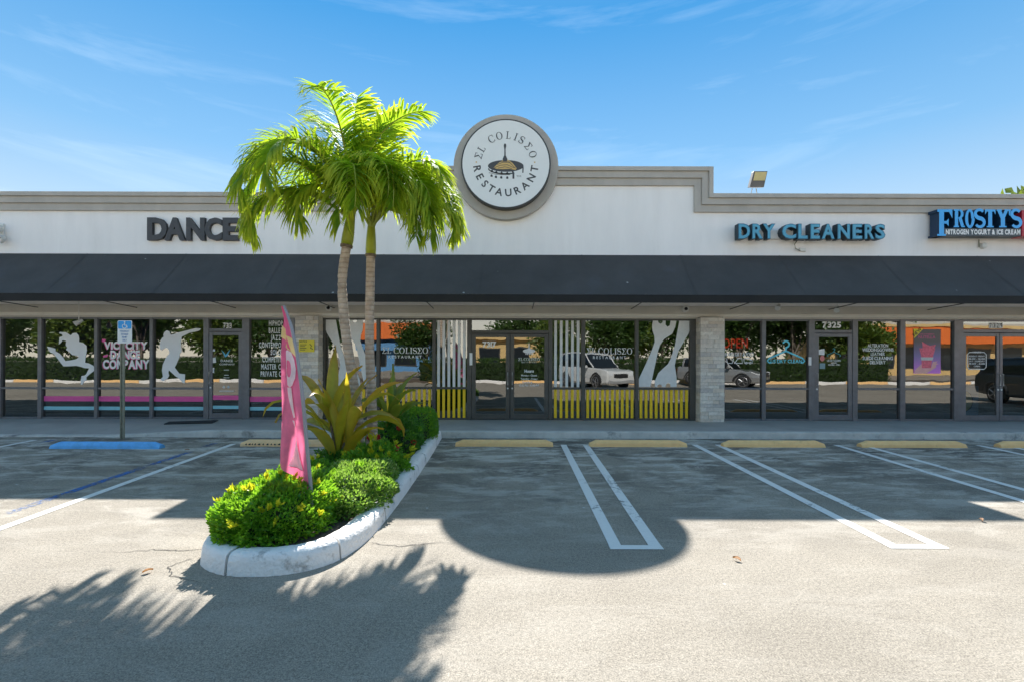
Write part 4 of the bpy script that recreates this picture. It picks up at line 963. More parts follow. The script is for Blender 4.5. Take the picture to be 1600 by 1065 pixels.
# ------------------------------------------------------------------ foliage helpers
def leaf_cloud(mb, pts, size, rr, asp=.5, up=.3):
    """kite-shaped folded leaves at (position, outward normal)"""
    for p, nrm in pts:
        d = (nrm + Vector((rr.gauss(0, .55), rr.gauss(0, .55), rr.gauss(up, .45)))).normalized()
        s = size * rr.uniform(.7, 1.3)
        side = d.cross(Vector((rr.gauss(0, 1), rr.gauss(0, 1), rr.gauss(0, 1)))).normalized(); nn = side.cross(d)
        a = p; t = p + d * s; m = p + d * s * .5 + nn * s * .06
        l = m + side * s * asp * .5 + nn * s * .10; r_ = m - side * s * asp * .5 + nn * s * .10
        b = len(mb.v); mb.v += [tuple(a), tuple(l), tuple(t), tuple(r_)]; mb.f += [[b, b + 1, b + 2], [b, b + 2, b + 3]]; mb.m += [0, 0]
def shell(cx, cy, z0, z1, rx, ry, n, rr, ex=2.6, depth=.22, lump=.10):
    ph = [rr.uniform(0, 6) for _ in range(6)]; out_ = []
    for _ in range(n):
        v = Vector((rr.gauss(0, 1), rr.gauss(0, 1), abs(rr.gauss(0, 1)) * 1.1 - .25)).normalized()
        k = (abs(v.x) ** ex + abs(v.y) ** ex + abs(v.z) ** ex) ** (-1 / ex)
        lm = 1 + lump * (math.sin(5 * v.x + ph[0]) * math.sin(4 * v.y + ph[1]) + .7 * math.sin(9 * v.y + ph[2] + 7 * v.z) + .5 * math.sin(13 * v.x + ph[3]))
        q = v * k * lm * (1 - depth * rr.random() ** 2)
        out_.append((Vector((cx + q.x * rx, cy + q.y * ry, z0 + (q.z + .25) / 1.25 * (z1 - z0))), v))
    return out_
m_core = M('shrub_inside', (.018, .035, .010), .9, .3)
m_stem = M('woody_stem', (.12, .09, .06), .9, .3, 20)
def shrub(name, label, cx, cy, rx, ry, z1, n, mat, size=.045, ex=2.6, seed=1, lump=.10, sprigs=0, smat=None, asp=.55, z0=.14, group='shrubs in the planted island'):
    rr = random.Random(seed); t = thing(name, label, 'shrub', (cx, cy, .13), group=group)
    mb = MB(); k = 14
    pts = []
    for i in range(8):
        for j in range(k):
            th = PI * .5 * i / 7; ph = 2 * PI * j / k; v = Vector((math.cos(th) * math.cos(ph), math.cos(th) * math.sin(ph), math.sin(th)))
            q = (abs(v.x) ** ex + abs(v.y) ** ex + abs(v.z) ** ex + 1e-9) ** (-1 / ex) * .80
            pts.append((cx + v.x * q * rx, cy + v.y * q * ry, z0 + v.z * q * (z1 - z0)))
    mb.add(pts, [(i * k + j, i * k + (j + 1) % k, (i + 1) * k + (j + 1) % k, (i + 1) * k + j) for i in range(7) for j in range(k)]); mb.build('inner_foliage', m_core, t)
    mb = MB(); leaf_cloud(mb, shell(cx, cy, z0, z1, rx, ry, n, rr, ex, .22, lump), size, rr, asp)
    o = mb.build('foliage', mat, t); o['kind'] = 'stuff'
    if sprigs:
        mb = MB()
        for p, v in shell(cx, cy, z0, z1, rx, ry, sprigs, rr, ex, 0, lump):
            if v.z < .25: continue
            for _ in range(9): leaf_cloud(mb, [(p + v * rr.uniform(0, .05), v)], size * 1.25, rr, .5, .5)
        o = mb.build('top_sprigs', smat, t); o['kind'] = 'stuff'
    mb = MB()
    for _ in range(4):
        a = rr.uniform(0, 6.28); mb.tube([(cx, cy, .10), (cx + rx * .35 * math.cos(a), cy + ry * .35 * math.sin(a), z0 + (z1 - z0) * .6)], [.012, .006], 5)
    mb.build('stems', m_stem, t)
    return t
m_hedge = leafmat('hedge_leaf', [(.03, .14, .012), (.07, .24, .018), (.13, .34, .024), (.22, .42, .03)], (.5, .85, .03), .45)
m_hedge_dk = leafmat('dark_hedge_leaf', [(.03, .11, .018), (.05, .17, .022), (.10, .24, .035)], (.3, .7, .04), .42)
m_lime = leafmat('lime_leaf', [(.36, .46, .02), (.58, .60, .03), (.70, .62, .04)], (.9, .86, .03), .45)
m_varieg = leafmat('pale_leaf', [(.05, .16, .02), (.10, .24, .03), (.20, .34, .06), (.36, .46, .16)], (.4, .62, .06), .42)
shrub('clipped_shrub', 'rounded bright green shrub at the rounded front end of the island', -2.22, 4.88, .46, .68, .535, 12500, m_hedge, .045, 4.2, 1, .05, 60, m_lime)  # lime sprigs: new growth, tinted to imitate the sun-yellowed top
shrub('clipped_shrub', 'green shrub with pale leaves beside the white kerb right of pink flag', -1.80, 5.70, .42, .80, .50, 10000, m_varieg, .042, 2.5, 2, .10, 30, m_hedge)
shrub('clipped_shrub', 'low green shrub hidden left of the pink flag pole', -2.45, 5.85, .32, .55, .50, 4200, m_hedge, .042, 2.4, 3, .10, 18, m_lime)
shrub('flowering_shrub', 'yellow green shrub with red flowers in front of the palm trunks', -1.88, 6.95, .40, .58, .50, 4200, m_hedge, .052, 2.2, 4, .18, 55, m_lime)
shrub('leafy_shrub', 'dark glossy shrub between palm trunks and clipped back hedge', -1.98, 8.55, .42, .66, .66, 4200, m_hedge_dk, .060, 2.3, 5, .16, 45, m_hedge)
shrub('box_hedge', 'squared bright green hedge at the back end of the island', -1.93, 9.72, .44, .50, .72, 7000, m_hedge, .038, 5.0, 6, .03)
shrub('leafy_shrub', 'low dark shrub below the big yellow cordyline', -2.48, 7.3, .28, .45, .42, 2400, m_hedge_dk, .055, 2.2, 8, .2)
# red flower heads
m_red = leafmat('red_petal', [(.50, .012, .012), (.62, .03, .03)], (.7, .05, .05), .3)
for k, (x, y, z, lab) in enumerate([(-2.08, 7.28, .56, 'red flower head left of the palm trunk foot'), (-1.97, 7.35, .55, 'small red flower head at the palm trunk foot'), (-1.58, 8.05, .36, 'red flower head beside the straight white kerb'), (-1.62, 6.95, .47, 'orange red flower head on the yellow green shrub'), (-1.83, 8.1, .58, 'dull red flower head on the dark glossy shrub')]):
    mb = MB(); rr = random.Random(50 + k)
    for _ in range(46):
        v = Vector((rr.gauss(0, 1), rr.gauss(0, 1), rr.gauss(.3, 1))).normalized(); leaf_cloud(mb, [(Vector((x, y, z)) + v * .018, v)], .032, rr, .8, 0)
    t = thing('flower_head', lab, 'flower', (x, y, z), group='red flower heads'); o = mb.build('petals', m_red, t); o['kind'] = 'stuff'
    mb = MB(); mb.tube([(x, y, z), (x + .02, y + .02, z - .25)], .004, 5); mb.build('stalk', m_hedge_dk, t)

# ------------------------------------------------------------------ cordylines
m_cord = leafmat('cordyline_leaf', [(.26, .34, .03), (.50, .44, .03), (.16, .26, .025), (.60, .30, .04), (.40, .46, .04), (.22, .30, .03), (.62, .50, .06), (.30, .26, .03), (.18, .28, .025)], (.95, .80, .05), .45, .35, 'object', tip=(.42, .16, .03))
m_cord2 = leafmat('cordyline_leaf_green', [(.07, .16, .02), (.12, .22, .03), (.22, .28, .04), (.10, .18, .02)], (.6, .7, .05), .4, .35, 'object', tip=(.30, .20, .03))
m_cane = M('cordyline_cane', (.17, .13, .085), .9, .35, 30, .5, 60)
def strap_leaf(t, base, az, el, ln, wd, droop, mat, rr, twist=0):
    n = 9; P = []; e = el; p = Vector(base)
    for i in range(n + 1):
        P.append(p.copy()); e -= droop * (i / n) ** 1.3 / n * 2.2
        p = p + Vector((math.cos(az) * math.cos(e), math.sin(az) * math.cos(e), math.sin(e))) * ln / n
    vs_ = []; tips = []
    for i, p in enumerate(P):
        u = i / n; ww = wd * (.20 + .80 * max(0, math.sin(PI * min(1, u * .95 + .03))) ** 1.5) * (1 if u < .80 else max(0, 1 - ((u - .80) / .20) ** 1.4)); ww = max(ww, .002)
        d = (P[min(i + 1, n)] - P[max(i - 1, 0)]).normalized(); sd = d.cross(Vector((0, 0, 1)))
        if sd.length < .05: sd = Vector((-math.sin(az), math.cos(az), 0))
        sd.normalize(); sd = Matrix.Rotation(twist * (.3 + u), 3, d) @ sd; nn = sd.cross(d)
        wv = .015 * math.sin(u * 9 + az * 3)
        vs_ += [p + sd * ww / 2 + nn * (ww * .22 + wv), p, p - sd * ww / 2 + nn * (ww * .22 - wv)]
        tips += [min(1, u ** 3 * .9 + .28), u ** 4 * .6, min(1, u ** 3 * .9 + .28)]
    fs = [(i * 3 + j, i * 3 + j + 1, i * 3 + j + 4, i * 3 + j + 3) for i in range(n) for j in range(2)]
    o = MB().add(vs_, fs).build('leaf', mat, t, smooth=True)
    at = o.data.attributes.new('tip', 'FLOAT', 'POINT'); at.data.foreach_set('value', tips); return o
def cordyline(label, x, y, z0, canes, leaves, seed, mat, ln=(.6, .95), wd=(.085, .125)):
    rr = random.Random(seed); t = thing('cordyline', label, 'plant', (x, y, .13), group='cordyline plants')
    tops = []
    for cx, cy, h in canes:
        top = Vector((x + cx, y + cy, z0 + h)); mb = MB(); mb.tube([(x + cx * .3, y + cy * .3, .1), ((x + x + cx) / 2, (y + y + cy) / 2, z0 + h * .5), top], [.03, .026, .022], 7); mb.build('cane', m_cane, t); tops.append(top)
    for k, lf in enumerate(leaves):
        az, el, l_, dr = lf; tp_ = tops[k % len(tops)]
        b = tp_ + Vector((math.cos(R(az)) * .02, math.sin(R(az)) * .02, -rr.uniform(0, .30)))
        strap_leaf(t, b, R(az), R(el), l_, rr.uniform(*wd), R(dr * rr.uniform(1.0, 1.9) + 12), mat, rr, rr.uniform(-.9, .9))
    return t
lv = [(175, 62, 1.0, 135), (190, 50, .95, 110), (165, 40, .80, 60), (20, 52, 1.05, 95), (355, 40, 1.0, 60), (5, 66, .95, 40), (60, 74, 1.0, 25), (100, 80, 1.05, 12), (130, 72, .9, 30), (240, 70, .85, 40), (270, 62, .8, 70), (300, 66, .95, 50), (330, 58, .95, 60), (215, 60, .8, 70), (45, 60, .9, 60), (80, 62, .8, 55), (150, 60, .85, 50), (285, 80, 1.0, 15), (310, 74, .85, 25), (345, 72, .8, 30), (200, 76, .9, 20), (25, 78, 1.05, 18), (255, 48, .6, 60), (320, 45, .65, 60), (230, 82, .9, 10)]
cordyline('large yellow and orange cordyline beside pink flag', -2.47, 7.1, .22, [(0, 0, .18), (-.14, .08, .62), (.13, .03, .42)], [(a, b, c * 1.22, d) for a, b, c, d in lv], 11, m_cord, wd=(.11, .18))
lv2 = [(10, 58, .75, 50), (30, 70, .8, 25), (60, 78, .85, 15), (100, 80, .9, 10), (150, 68, .8, 35), (190, 55, .75, 70), (250, 66, .7, 40), (300, 62, .75, 50), (340, 66, .8, 40), (355, 50, .75, 45), (220, 78, .8, 15), (280, 80, .85, 12), (320, 78, .8, 15)]
cordyline('smaller green cordyline behind the palm trunks', -2.08, 8.35, .45, [(0, 0, .25), (.06, .05, .35)], lv2, 12, m_cord2, wd=(.11, .16))

# ------------------------------------------------------------------ palms
def trunkmat():
    m, t, b = nodes_of('palm_trunk'); N = t.nodes.new; K = t.links.new
    tc = N('ShaderNodeTexCoord'); n = N('ShaderNodeTexNoise'); n.inputs['Scale'].default_value = 7; n.inputs['Detail'].default_value = 8; n.inputs['Roughness'].default_value = .7; K(tc.outputs['Object'], n.inputs['Vector'])
    wv = N('ShaderNodeTexWave'); wv.bands_direction = 'Z'; wv.inputs['Scale'].default_value = 4.2; wv.inputs['Distortion'].default_value = 2.5; wv.inputs['Detail'].default_value = 3; K(tc.outputs['Object'], wv.inputs['Vector'])
    r = N('ShaderNodeValToRGB'); e = r.color_ramp.elements; e[0].position = .3; e[1].position = .68; e[0].color = (.30, .225, .165, 1); e[1].color = (.58, .47, .37, 1); K(n.outputs['Fac'], r.inputs[0])
    r2 = N('ShaderNodeValToRGB'); e = r2.color_ramp.elements; e[0].position = .0; e[1].position = .25; e[0].color = (.72, .68, .64, 1); e[1].color = (1, 1, 1, 1); K(wv.outputs['Fac'], r2.inputs[0])
    x = N('ShaderNodeMix'); x.data_type = 'RGBA'; x.blend_type = 'MULTIPLY'; x.inputs['Factor'].default_value = .8; K(r.outputs[0], x.inputs['A']); K(r2.outputs[0], x.inputs['B'])
    K(x.outputs['Result'], b.inputs['Base Color']); b.inputs['Roughness'].default_value = .9
    bp = N('ShaderNodeBump'); bp.inputs['Strength'].default_value = .6; bp.inputs['Distance'].default_value = .015; K(wv.outputs['Fac'], bp.inputs['Height']); K(bp.outputs[0], b.inputs['Normal']); return m
m_trunk = trunkmat()
m_shaft = M('crownshaft', (.33, .36, .03), .4, .2, 3, stretch=(4, 4, .6))
m_frond = leafmat('palm_leaflet', [(.09, .24, .012), (.14, .31, .016), (.20, .37, .02)], (.72, .90, .04), .52, .60, tip=(.62, .58, .03))
m_rachis = M('rachis', (.26, .30, .04), .5, .2, 6)
def frond(t, base, az, el, ln, curl, rr, nl=46, ll=.60, hang=1.0):
    """pinnate frond: arching rachis, two ranks of leaflets that bend down under their weight"""
    n = 22; P = [Vector(base)]; e = el
    az0 = az; bend = rr.uniform(-.25, .25)
    for i in range(n):
        u = (i + .5) / n; e = el - curl * u ** 1.65; a = az0 + bend * u
        P.append(P[-1] + Vector((math.cos(a) * math.cos(e), math.sin(a) * math.cos(e), math.sin(e))) * ln / n)
    mb = MB(); mb.tube(P, [.020 * (1 - .85 * i / n) + .003 for i in range(n + 1)], 5, 1); tips = [0.0] * len(mb.v)
    for k in range(nl):
        u = .16 + .84 * (k + .5) / nl; f = u * n; i = min(int(f), n - 1); p = P[i].lerp(P[i + 1], f - i); d = (P[i + 1] - P[i]).normalized()
        sd = d.cross(Vector((0, 0, 1))); 
        if sd.length < .15: sd = Vector((-math.sin(az), math.cos(az), 0))
        sd.normalize(); upv = sd.cross(d).normalized()
        L_ = ll * (.35 + .65 * math.sin(PI * min(1, .15 + u * .80))) * rr.uniform(.85, 1.12)
        for s in (-1, 1):
            dirv = (sd * s * rr.uniform(.62, .85) + d * rr.uniform(.55, .85) + upv * rr.uniform(-.05, .50)).normalized()
            q = p.copy(); prev = q; wd = .036 * rr.uniform(.8, 1.2); b = len(mb.v); m4 = 4; g_ = rr.uniform(.22, .62) * hang
            for j in range(m4 + 1):
                v = j / m4; ww = wd * (math.sin(PI * (.18 + .80 * v)) ** .7) * (.0 + 1) if j < m4 else .002
                fl = dirv.cross(Vector((0, 0, 1))); 
                if fl.length < .05: fl = sd.copy()
                fl.normalize(); fl = (fl * .75 + d * .45).normalized()
                mb.v += [tuple(q + fl * ww / 2), tuple(q - fl * ww / 2)]; tv = max(0, v - .35) / .65; tips += [tv * .85, tv * .85]
                dirv = (dirv + Vector((0, 0, -g_ * (.35 + v)))).normalized(); q = q + dirv * L_ / m4
            for j in range(m4): mb.f.append([b + 2 * j, b + 2 * j + 1, b + 2 * j + 3, b + 2 * j + 2]); mb.m.append(0)
    o = mb.build('frond', [m_frond, m_rachis], t)
    at = o.data.attributes.new('tip', 'FLOAT', 'POINT'); at.data.foreach_set('value', tips); return o
PK = .92
def palm(label, pts, shaft_h, fronds, seed, shaft_r=.085):
    pts = [(x * PK, y * PK, CAMH + (z - CAMH) * PK if i else .10) for i, (x, y, z) in enumerate(pts)]; shaft_h *= PK; shaft_r *= PK
    rr = random.Random(seed); base = pts[0]; t = thing('palm_tree', label, 'tree', (base[0], base[1], .13), group='twin palms in the island')
    C = catmull(pts, 6); n = len(C); rad = [.074 + .045 * math.exp(-i / 2.2) - .008 * i / n for i in range(n)]
    mb = MB(); mb.tube(C, rad, 14); mb.build('trunk', m_trunk, t, smooth=True)
    top = C[-1]; d = (C[-1] - C[-2]).normalized(); S = [top + d * (shaft_h * k / 6) for k in range(7)]
    mb = MB(); mb.tube(S, [shaft_r * k for k in (1.05, 1.12, 1.08, 1.0, .9, .78, .6)], 14); mb.build('crownshaft', m_shaft, t, smooth=True)
    mb = MB(); mb.tube([top - d * .02, top + d * .02], shaft_r * 1.15, 14); mb.build('collar', m_cane, t)
    for az, el, ln, cu, hg in fronds:
        b = S[5] + Vector((math.cos(R(az)), math.sin(R(az)), 0)) * .03 + Vector((0, 0, rr.uniform(-.06, .06)))
        frond(t, b, R(az), R(el), ln * (.80 if -60 < (az + 180) % 360 - 180 < 60 else .87), R(cu), rr, 70, .62, hg * .88)
    return t
# az 0 = right, 90 = away from the camera, 180 = left, 270 = toward the camera
fr1 = [(206, 36, 2.1, 150, 1.7), (330, 48, 2.1, 165, 1.5), (40, 60, 2.2, 150, 1.2), (182, 64, 2.55, 172, 1.3), (172, 80, 2.75, 150, 1), (192, 38, 2.15, 140, 1.5), (215, 60, 2.6, 180, 1.4), (245, 66, 2.5, 185, 1.4), (150, 68, 2.6, 155, 1.1), (100, 88, 2.6, 40, .7), (60, 86, 2.6, 60, .8), (285, 48, 2.2, 165, 1.5), (315, 58, 2.3, 175, 1.4), (25, 70, 2.3, 140, 1), (200, 78, 2.5, 165, 1.1), (270, 84, 2.4, 110, 1), (340, 82, 2.5, 90, .9), (140, 86, 2.5, 70, .8)]
fr2 = [(326, 34, 2.35, 145, 1.7), (160, 72, 2.4, 145, 1.1), (60, 74, 2.5, 100, .9), (8, 50, 2.3, 150, 1.4), (266, 44, 2.0, 160, 1.5), (232, 52, 2.0, 172, 1.4), (0, 66, 2.4, 165, 1.2), (350, 46, 2.3, 155, 1.5), (330, 60, 2.4, 175, 1.4), (18, 78, 2.5, 150, 1), (45, 68, 2.3, 150, 1), (80, 87, 2.5, 50, .7), (300, 62, 2.5, 180, 1.4), (318, 40, 2.3, 155, 1.5), (270, 70, 2.3, 175, 1.3), (340, 76, 2.5, 160, 1.1)]
palm('left palm of the pair, with yellow green crownshaft against white wall', [(-2.50, 8.25, .10), (-2.55, 8.22, .9), (-2.70, 8.15, 2.0), (-2.76, 8.1, 2.9), (-2.69, 8.1, 3.52)], .60, fr1, 21)
palm('right palm of the pair, its slimmer trunk crossing at the foot', [(-2.36, 8.45, .10), (-2.37, 8.45, .9), (-2.42, 8.48, 1.9), (-2.42, 8.5, 2.8), (-2.41, 8.5, 3.45)], .60, fr2, 22, .08)

# ------------------------------------------------------------------ feather flag
m_flag = leafmat('pink_flag_cloth', [(.95, .17, .33), (.95, .17, .33)], (1, .25, .42), .45, .6)
m_flag_w = leafmat('white_flag_print', [(.90, .84, .86), (.90, .84, .86)], (.95, .8, .85), .4, .6)
m_flag_y = leafmat('yellow_flag_print', [(.90, .82, .36), (.90, .82, .36)], (.95, .85, .4), .4, .6)
fg = thing('feather_flag', 'tall pink feather flag with white lettering standing in the shrubs', 'flag', (-2.22, 5.47, .13))
FK = .85; FL = Vector((-2.72 * FK, 5.92 * FK, 0)); FD = Vector((.78, -.66, 0)).normalized()
ZW = [(.20, .68), (.47, .63), (.79, .565), (1.15, .50), (1.44, .435), (1.8, .33), (2.09, .20), (2.25, .09), (2.335, .012)]
def fw(z):
    for (a, wa), (b, wb) in zip(ZW[:-1], ZW[1:]):
        if z <= b: return wa + (wb - wa) * max(0, (z - a)) / (b - a)
    return .012
FN = Vector((-FD.y, FD.x, 0)) * -1
def fpt(f, z, off=0):
    w_ = fw(z); p = FL + FD * (w_ * f * FK); rip = (.030 * math.sin(f * 7 + z * 1.9) + .014 * math.sin(f * 13 - z * 2.3)) * (1 - f) ** .7 + .012 * math.sin(z * 4.3 + f * 4)
    p = p + FN * (rip + off); return (p.x, p.y, CAMH + (z - CAMH) * FK)
mb = MB(); nv, nu = 44, 14
for i in range(nv + 1):
    for j in range(nu + 1):
        f = j / nu; zl = .47 - .25 * f; z = zl + (2.335 - zl) * i / nv; mb.v.append(fpt(f, z))
for i in range(nv):
    for j in range(nu): a = i * (nu + 1) + j; mb.f.append([a, a + 1, a + nu + 2, a + nu + 1]); mb.m.append(0)
mb.build('cloth', m_flag, fg, smooth=True)
zof = lambda y: CAMH - (y - HY) / 139.0
def fshape(poly, mat, off, name, n=5):
    pts = []
    for k in range(len(poly)):
        a = poly[k]; b = poly[(k + 1) % len(poly)]
        for i in range(n): pts.append((a[0] + (b[0] - a[0]) * i / n, a[1] + (b[1] - a[1]) * i / n))
    bm = bmesh.new(); vv = [bm.verts.new(fpt(f, zof(y), 0)) for f, y in pts]; bm.faces.new(vv); bmesh.ops.triangulate(bm, faces=bm.faces[:])
    bm.verts.index_update(); m2 = MB(); 
    m2.v = [tuple(Vector(v.co) + FN * off) for v in bm.verts]; m2.f = [[v.index for v in f.verts] for f in bm.faces]; m2.m = [0] * len(m2.f); bm.free()
    return m2.build(name, mat, fg)
for off in (.012, -.012):
    fshape([(.0, 506), (.28, 520), (.98, 530), (.98, 560), (.55, 546), (.0, 526)], m_flag_y, off, 'yellow_band')
    for p in ringp(.52, 577, .36, 30, .22, 16, n=12): fshape(p, m_flag_w, off, 'white_print', 2)
    fshape([(.28, 607), (.62, 607), (.78, 652), (.50, 656)], m_flag_w, off, 'white_print')
    fshape([(.42, 660), (.58, 660), (.52, 676)], m_flag_w, off, 'white_print')
    fshape([(.50, 686), (.62, 686), (.80, 734), (.30, 734)], m_flag_w, off, 'white_print')
poleP = [(FL + FD * (fw(z) * FK + .012)).to_tuple()[:2] + (CAMH + (z - CAMH) * FK,) for z in [.0, .2, .47, .79, 1.15, 1.44, 1.62, 1.8, 1.95, 2.09, 2.18, 2.25, 2.30, 2.34]]
poleP[0] = (poleP[1][0], poleP[1][1], .0)
mb = MB(); mb.tube(poleP, [.018] * 6 + [.016] * 4 + [.013] * 4, 8); mb.build('pole', M('grey_pole_sleeve', (.30, .28, .29), .6), fg, smooth=True)

# ================================================================== ACROSS THE LOT (seen in the window reflections)
far = thing('kerbed_hedge_island', 'white kerb with yellow sections along the hedge across the lot', 'kerb', (0, -6.0, 0))
for k in range(-20, 22):
    x0 = k * 2.6
    if -5 < k < -2: continue
    MB().box(x0 + .01, x0 + 2.59, -6.2, -6.0, -.02, .17).build('kerb_stone', m_kerb_white if k % 2 else m_stop_y, far, bevel=.02)
mb = MB(); mb.box(-54, 57, -9.5, -6.21, -.02, .12); mb.build('bed_soil', m_soil, far)
m_tree1 = leafmat('tree_leaf', [(.022, .060, .012), (.045, .095, .018), (.075, .13, .025)], (.2, .35, .03), .3)
m_tree2 = leafmat('light_tree_leaf', [(.05, .10, .015), (.10, .16, .025), (.16, .20, .03)], (.35, .45, .04), .3)
m_bark = M('bark', (.16, .13, .10), .9, .3, 12, .6, 30)
def hedge_seg(x0, x1, label, seed):
    rr = random.Random(seed); t = thing('far_hedge', label, 'hedge', ((x0 + x1) / 2, -7.2, .12), group='hedge across the lot')
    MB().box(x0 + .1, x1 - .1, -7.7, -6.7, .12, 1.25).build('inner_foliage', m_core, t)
    mb = MB(); pts = []
    for _ in range(int((x1 - x0) * 420)):
        f = rr.random(); x = rr.uniform(x0, x1)
        if f < .6: pts.append((Vector((x, -6.58 + rr.gauss(0, .05), rr.uniform(.12, 1.38))), Vector((0, 1, 0))))
        else: pts.append((Vector((x, rr.uniform(-7.8, -6.6), 1.36 + rr.gauss(0, .06))), Vector((0, 0, 1))))
    leaf_cloud(mb, pts, .12, rr, .6); o = mb.build('foliage', m_tree1, t); o['kind'] = 'stuff'
for i, (a, b_) in enumerate(((-52, -13), (-6, 4), (4, 14), (14, 24))): hedge_seg(a, b_, ['long hedge across the lot to the left', 'hedge across the lot behind the camera', 'hedge across the lot behind the white car', 'hedge across the lot behind the silver car'][i], 70 + i)
def tree_mesh(seed, h, r, mat, nl=5200, size=.34):
    rr = random.Random(seed); tm = MB(); fm = MB(); crown_c = h * .62; pts = []
    tm.tube([(0, 0, -.1), (.06, .03, h * .25), (.0, .08, h * .55)], [.19, .14, .09], 8)
    for k in range(9):
        a = rr.uniform(0, 6.28); rad = r * rr.uniform(.25, .75); z = h * rr.uniform(.30, .86); c = Vector((math.cos(a) * rad, math.sin(a) * rad, z))
        tm.tube([(0, .05, h * .22), (c.x * .5, c.y * .5, h * .22 + (z - h * .22) * .55), c], [.07, .045, .02], 6)
        br = r * rr.uniform(.38, .60)
        for _ in range(nl // 9):
            v = Vector((rr.gauss(0, 1), rr.gauss(0, 1), rr.gauss(.15, .8))).normalized(); pts.append((c + v * br * rr.uniform(.45, 1.08), v))
    leaf_cloud(fm, pts, size, rr, .6, .1); return tm, fm
protos = []
for i, (h, r, mat) in enumerate(((7.5, 3.2, m_tree1), (6.2, 2.6, m_tree2), (9.0, 3.6, m_tree1))):
    tm, fm = tree_mesh(100 + i, h, r, mat); 
    protos.append((tm, fm, mat, [None, None]))
def tree(kind, x, y, rz, s, label, group='trees across the lot'):
    tm, fm, mat, cache = protos[kind]; t = thing('broadleaf_tree', label, 'tree', (x, y, 0), rz, group); t.scale = (s, s, s)
    if cache[0] is None:
        a = tm.build('trunk', m_bark, t, smooth=True); b = fm.build('crown', mat, t); cache[0], cache[1] = a.data, b.data
    else:
        for nm, me in (('trunk', cache[0]), ('crown', cache[1])): o = bpy.data.objects.new(nm, me); col.objects.link(o); o.parent = t
TREES = [(0, -44, -15, 1.1, 'dark tree across the lot beyond the light green one'), (2, -50, -22, 1.2, 'tall dark tree across the lot, the farthest left but one'), (1, -40, -12, .9, 'small light green tree at the left end of the hedge'), (2, -38, -24, 1.1, 'big dark tree far across the lot, leftmost of all'), (1, -33, -13, 1.1, 'light green tree across the lot at the far left'), (0, -27, -11, 1.0, 'dark tree across the lot left of the light green one'), (1, -22, -12, 1.0, 'light green tree across the lot opposite the dance studio'), (0, -17.5, -11, .85, 'dark tree across the lot opposite the dancers'), (2, -30, -30, 1.2, 'tall dark tree behind the left hedge'), (2, -22, -30, 1.1, 'tall dark tree behind the dancers\' hedge'), (0, -6.5, -12, .62, 'small dark tree across the lot beside the blue shop'), (2, .5, -36, 1.2, 'tall dark tree behind the amber shop'), (1, 3.2, -9.5, .75, 'small light green tree behind the camera'), (0, 7.0, -13, .85, 'round dark tree behind the white car'), (1, 9.5, -18, 1.05, 'light green tree behind the round dark one'), (2, 13.5, -20, .95, 'big dark tree behind the silver car'), (0, 16.5, -11, .9, 'dark tree across the lot opposite the hanger window'), (0, 20.5, -11.5, .95, 'dark tree across the lot opposite the 7325 door'), (1, 25.5, -12.5, 1.0, 'light green tree left of the orange roofed shop'), (2, 22, -24, 1.1, 'tall dark tree behind the right hedge'), (0, 44, -36, 1.4, 'tall dark tree behind the orange roofed shop')]
for i, (k, x, y, s, lab) in enumerate(TREES): tree(k, x, y, i * 1.1 + .3, s, lab)
tree(1, 32.4, 27.8, .6, 1.95, 'yellow green treetop rising above the roof at the right edge', 'tree behind the mall')

# shops opposite with an orange roof band
def far_shop(x0, x1, y, wallm, label, bands):
    t = thing('far_shop_building', label, 'building', ((x0 + x1) / 2, y, 0), group='shops across the lot')
    MB().box(x0, x1, y - 8, y, 0, 3.6).build('wall', wallm, t); zb = 3.0
    for z0, z1, pr, m in bands: MB().box(x0 - .2, x1 + .2, y + .001, y + pr, z0, z1).build('roof_band', m, t); 
    MB().box(x0 - .3, x1 + .3, y - 8.2, y + .1, bands[-1][1] + .002, bands[-1][1] + .25).build('roof', m_cornice, t)
    n = int((x1 - x0) / 3.2)
    for i in range(n):
        xa = x0 + .5 + i * (x1 - x0 - 1) / n; o = MB().box(xa, xa + 2.3, y + .002, y + .03, .5, 2.5).build('window', m_frame_d, t)
        MB().box(xa + .1, xa + 2.2, y + .031, y + .04, .6, 2.4).build('window_glass', M('far_glass', (.02, .025, .03), .1, .1), o)
m_orange = M('orange_roof_paint', (.75, .16, .025), .6, .12, 1, stretch=(6, 1, 1)); m_cream = M('cream_wall', (.62, .42, .18), .8, .1, 1); m_bluem = M('blue_fascia', (.10, .26, .48), .6, .1)
far_shop(30, 62, -22, m_cream, 'cream shop with orange roof band across the lot to the right', [(2.9, 4.5, 1.1, m_orange), (4.51, 4.75, 1.2, m_cream)])
far_shop(-16, -8.5, -27, m_bluem, 'shop with blue fascia and orange roof across the lot', [(2.2, 2.9, .6, m_bluem), (3.3, 5.0, .9, m_orange)])
far_shop(-4, 3, -27, m_cream, 'small amber walled shop across the lot', [(3.3, 4.0, .5, m_cream)])

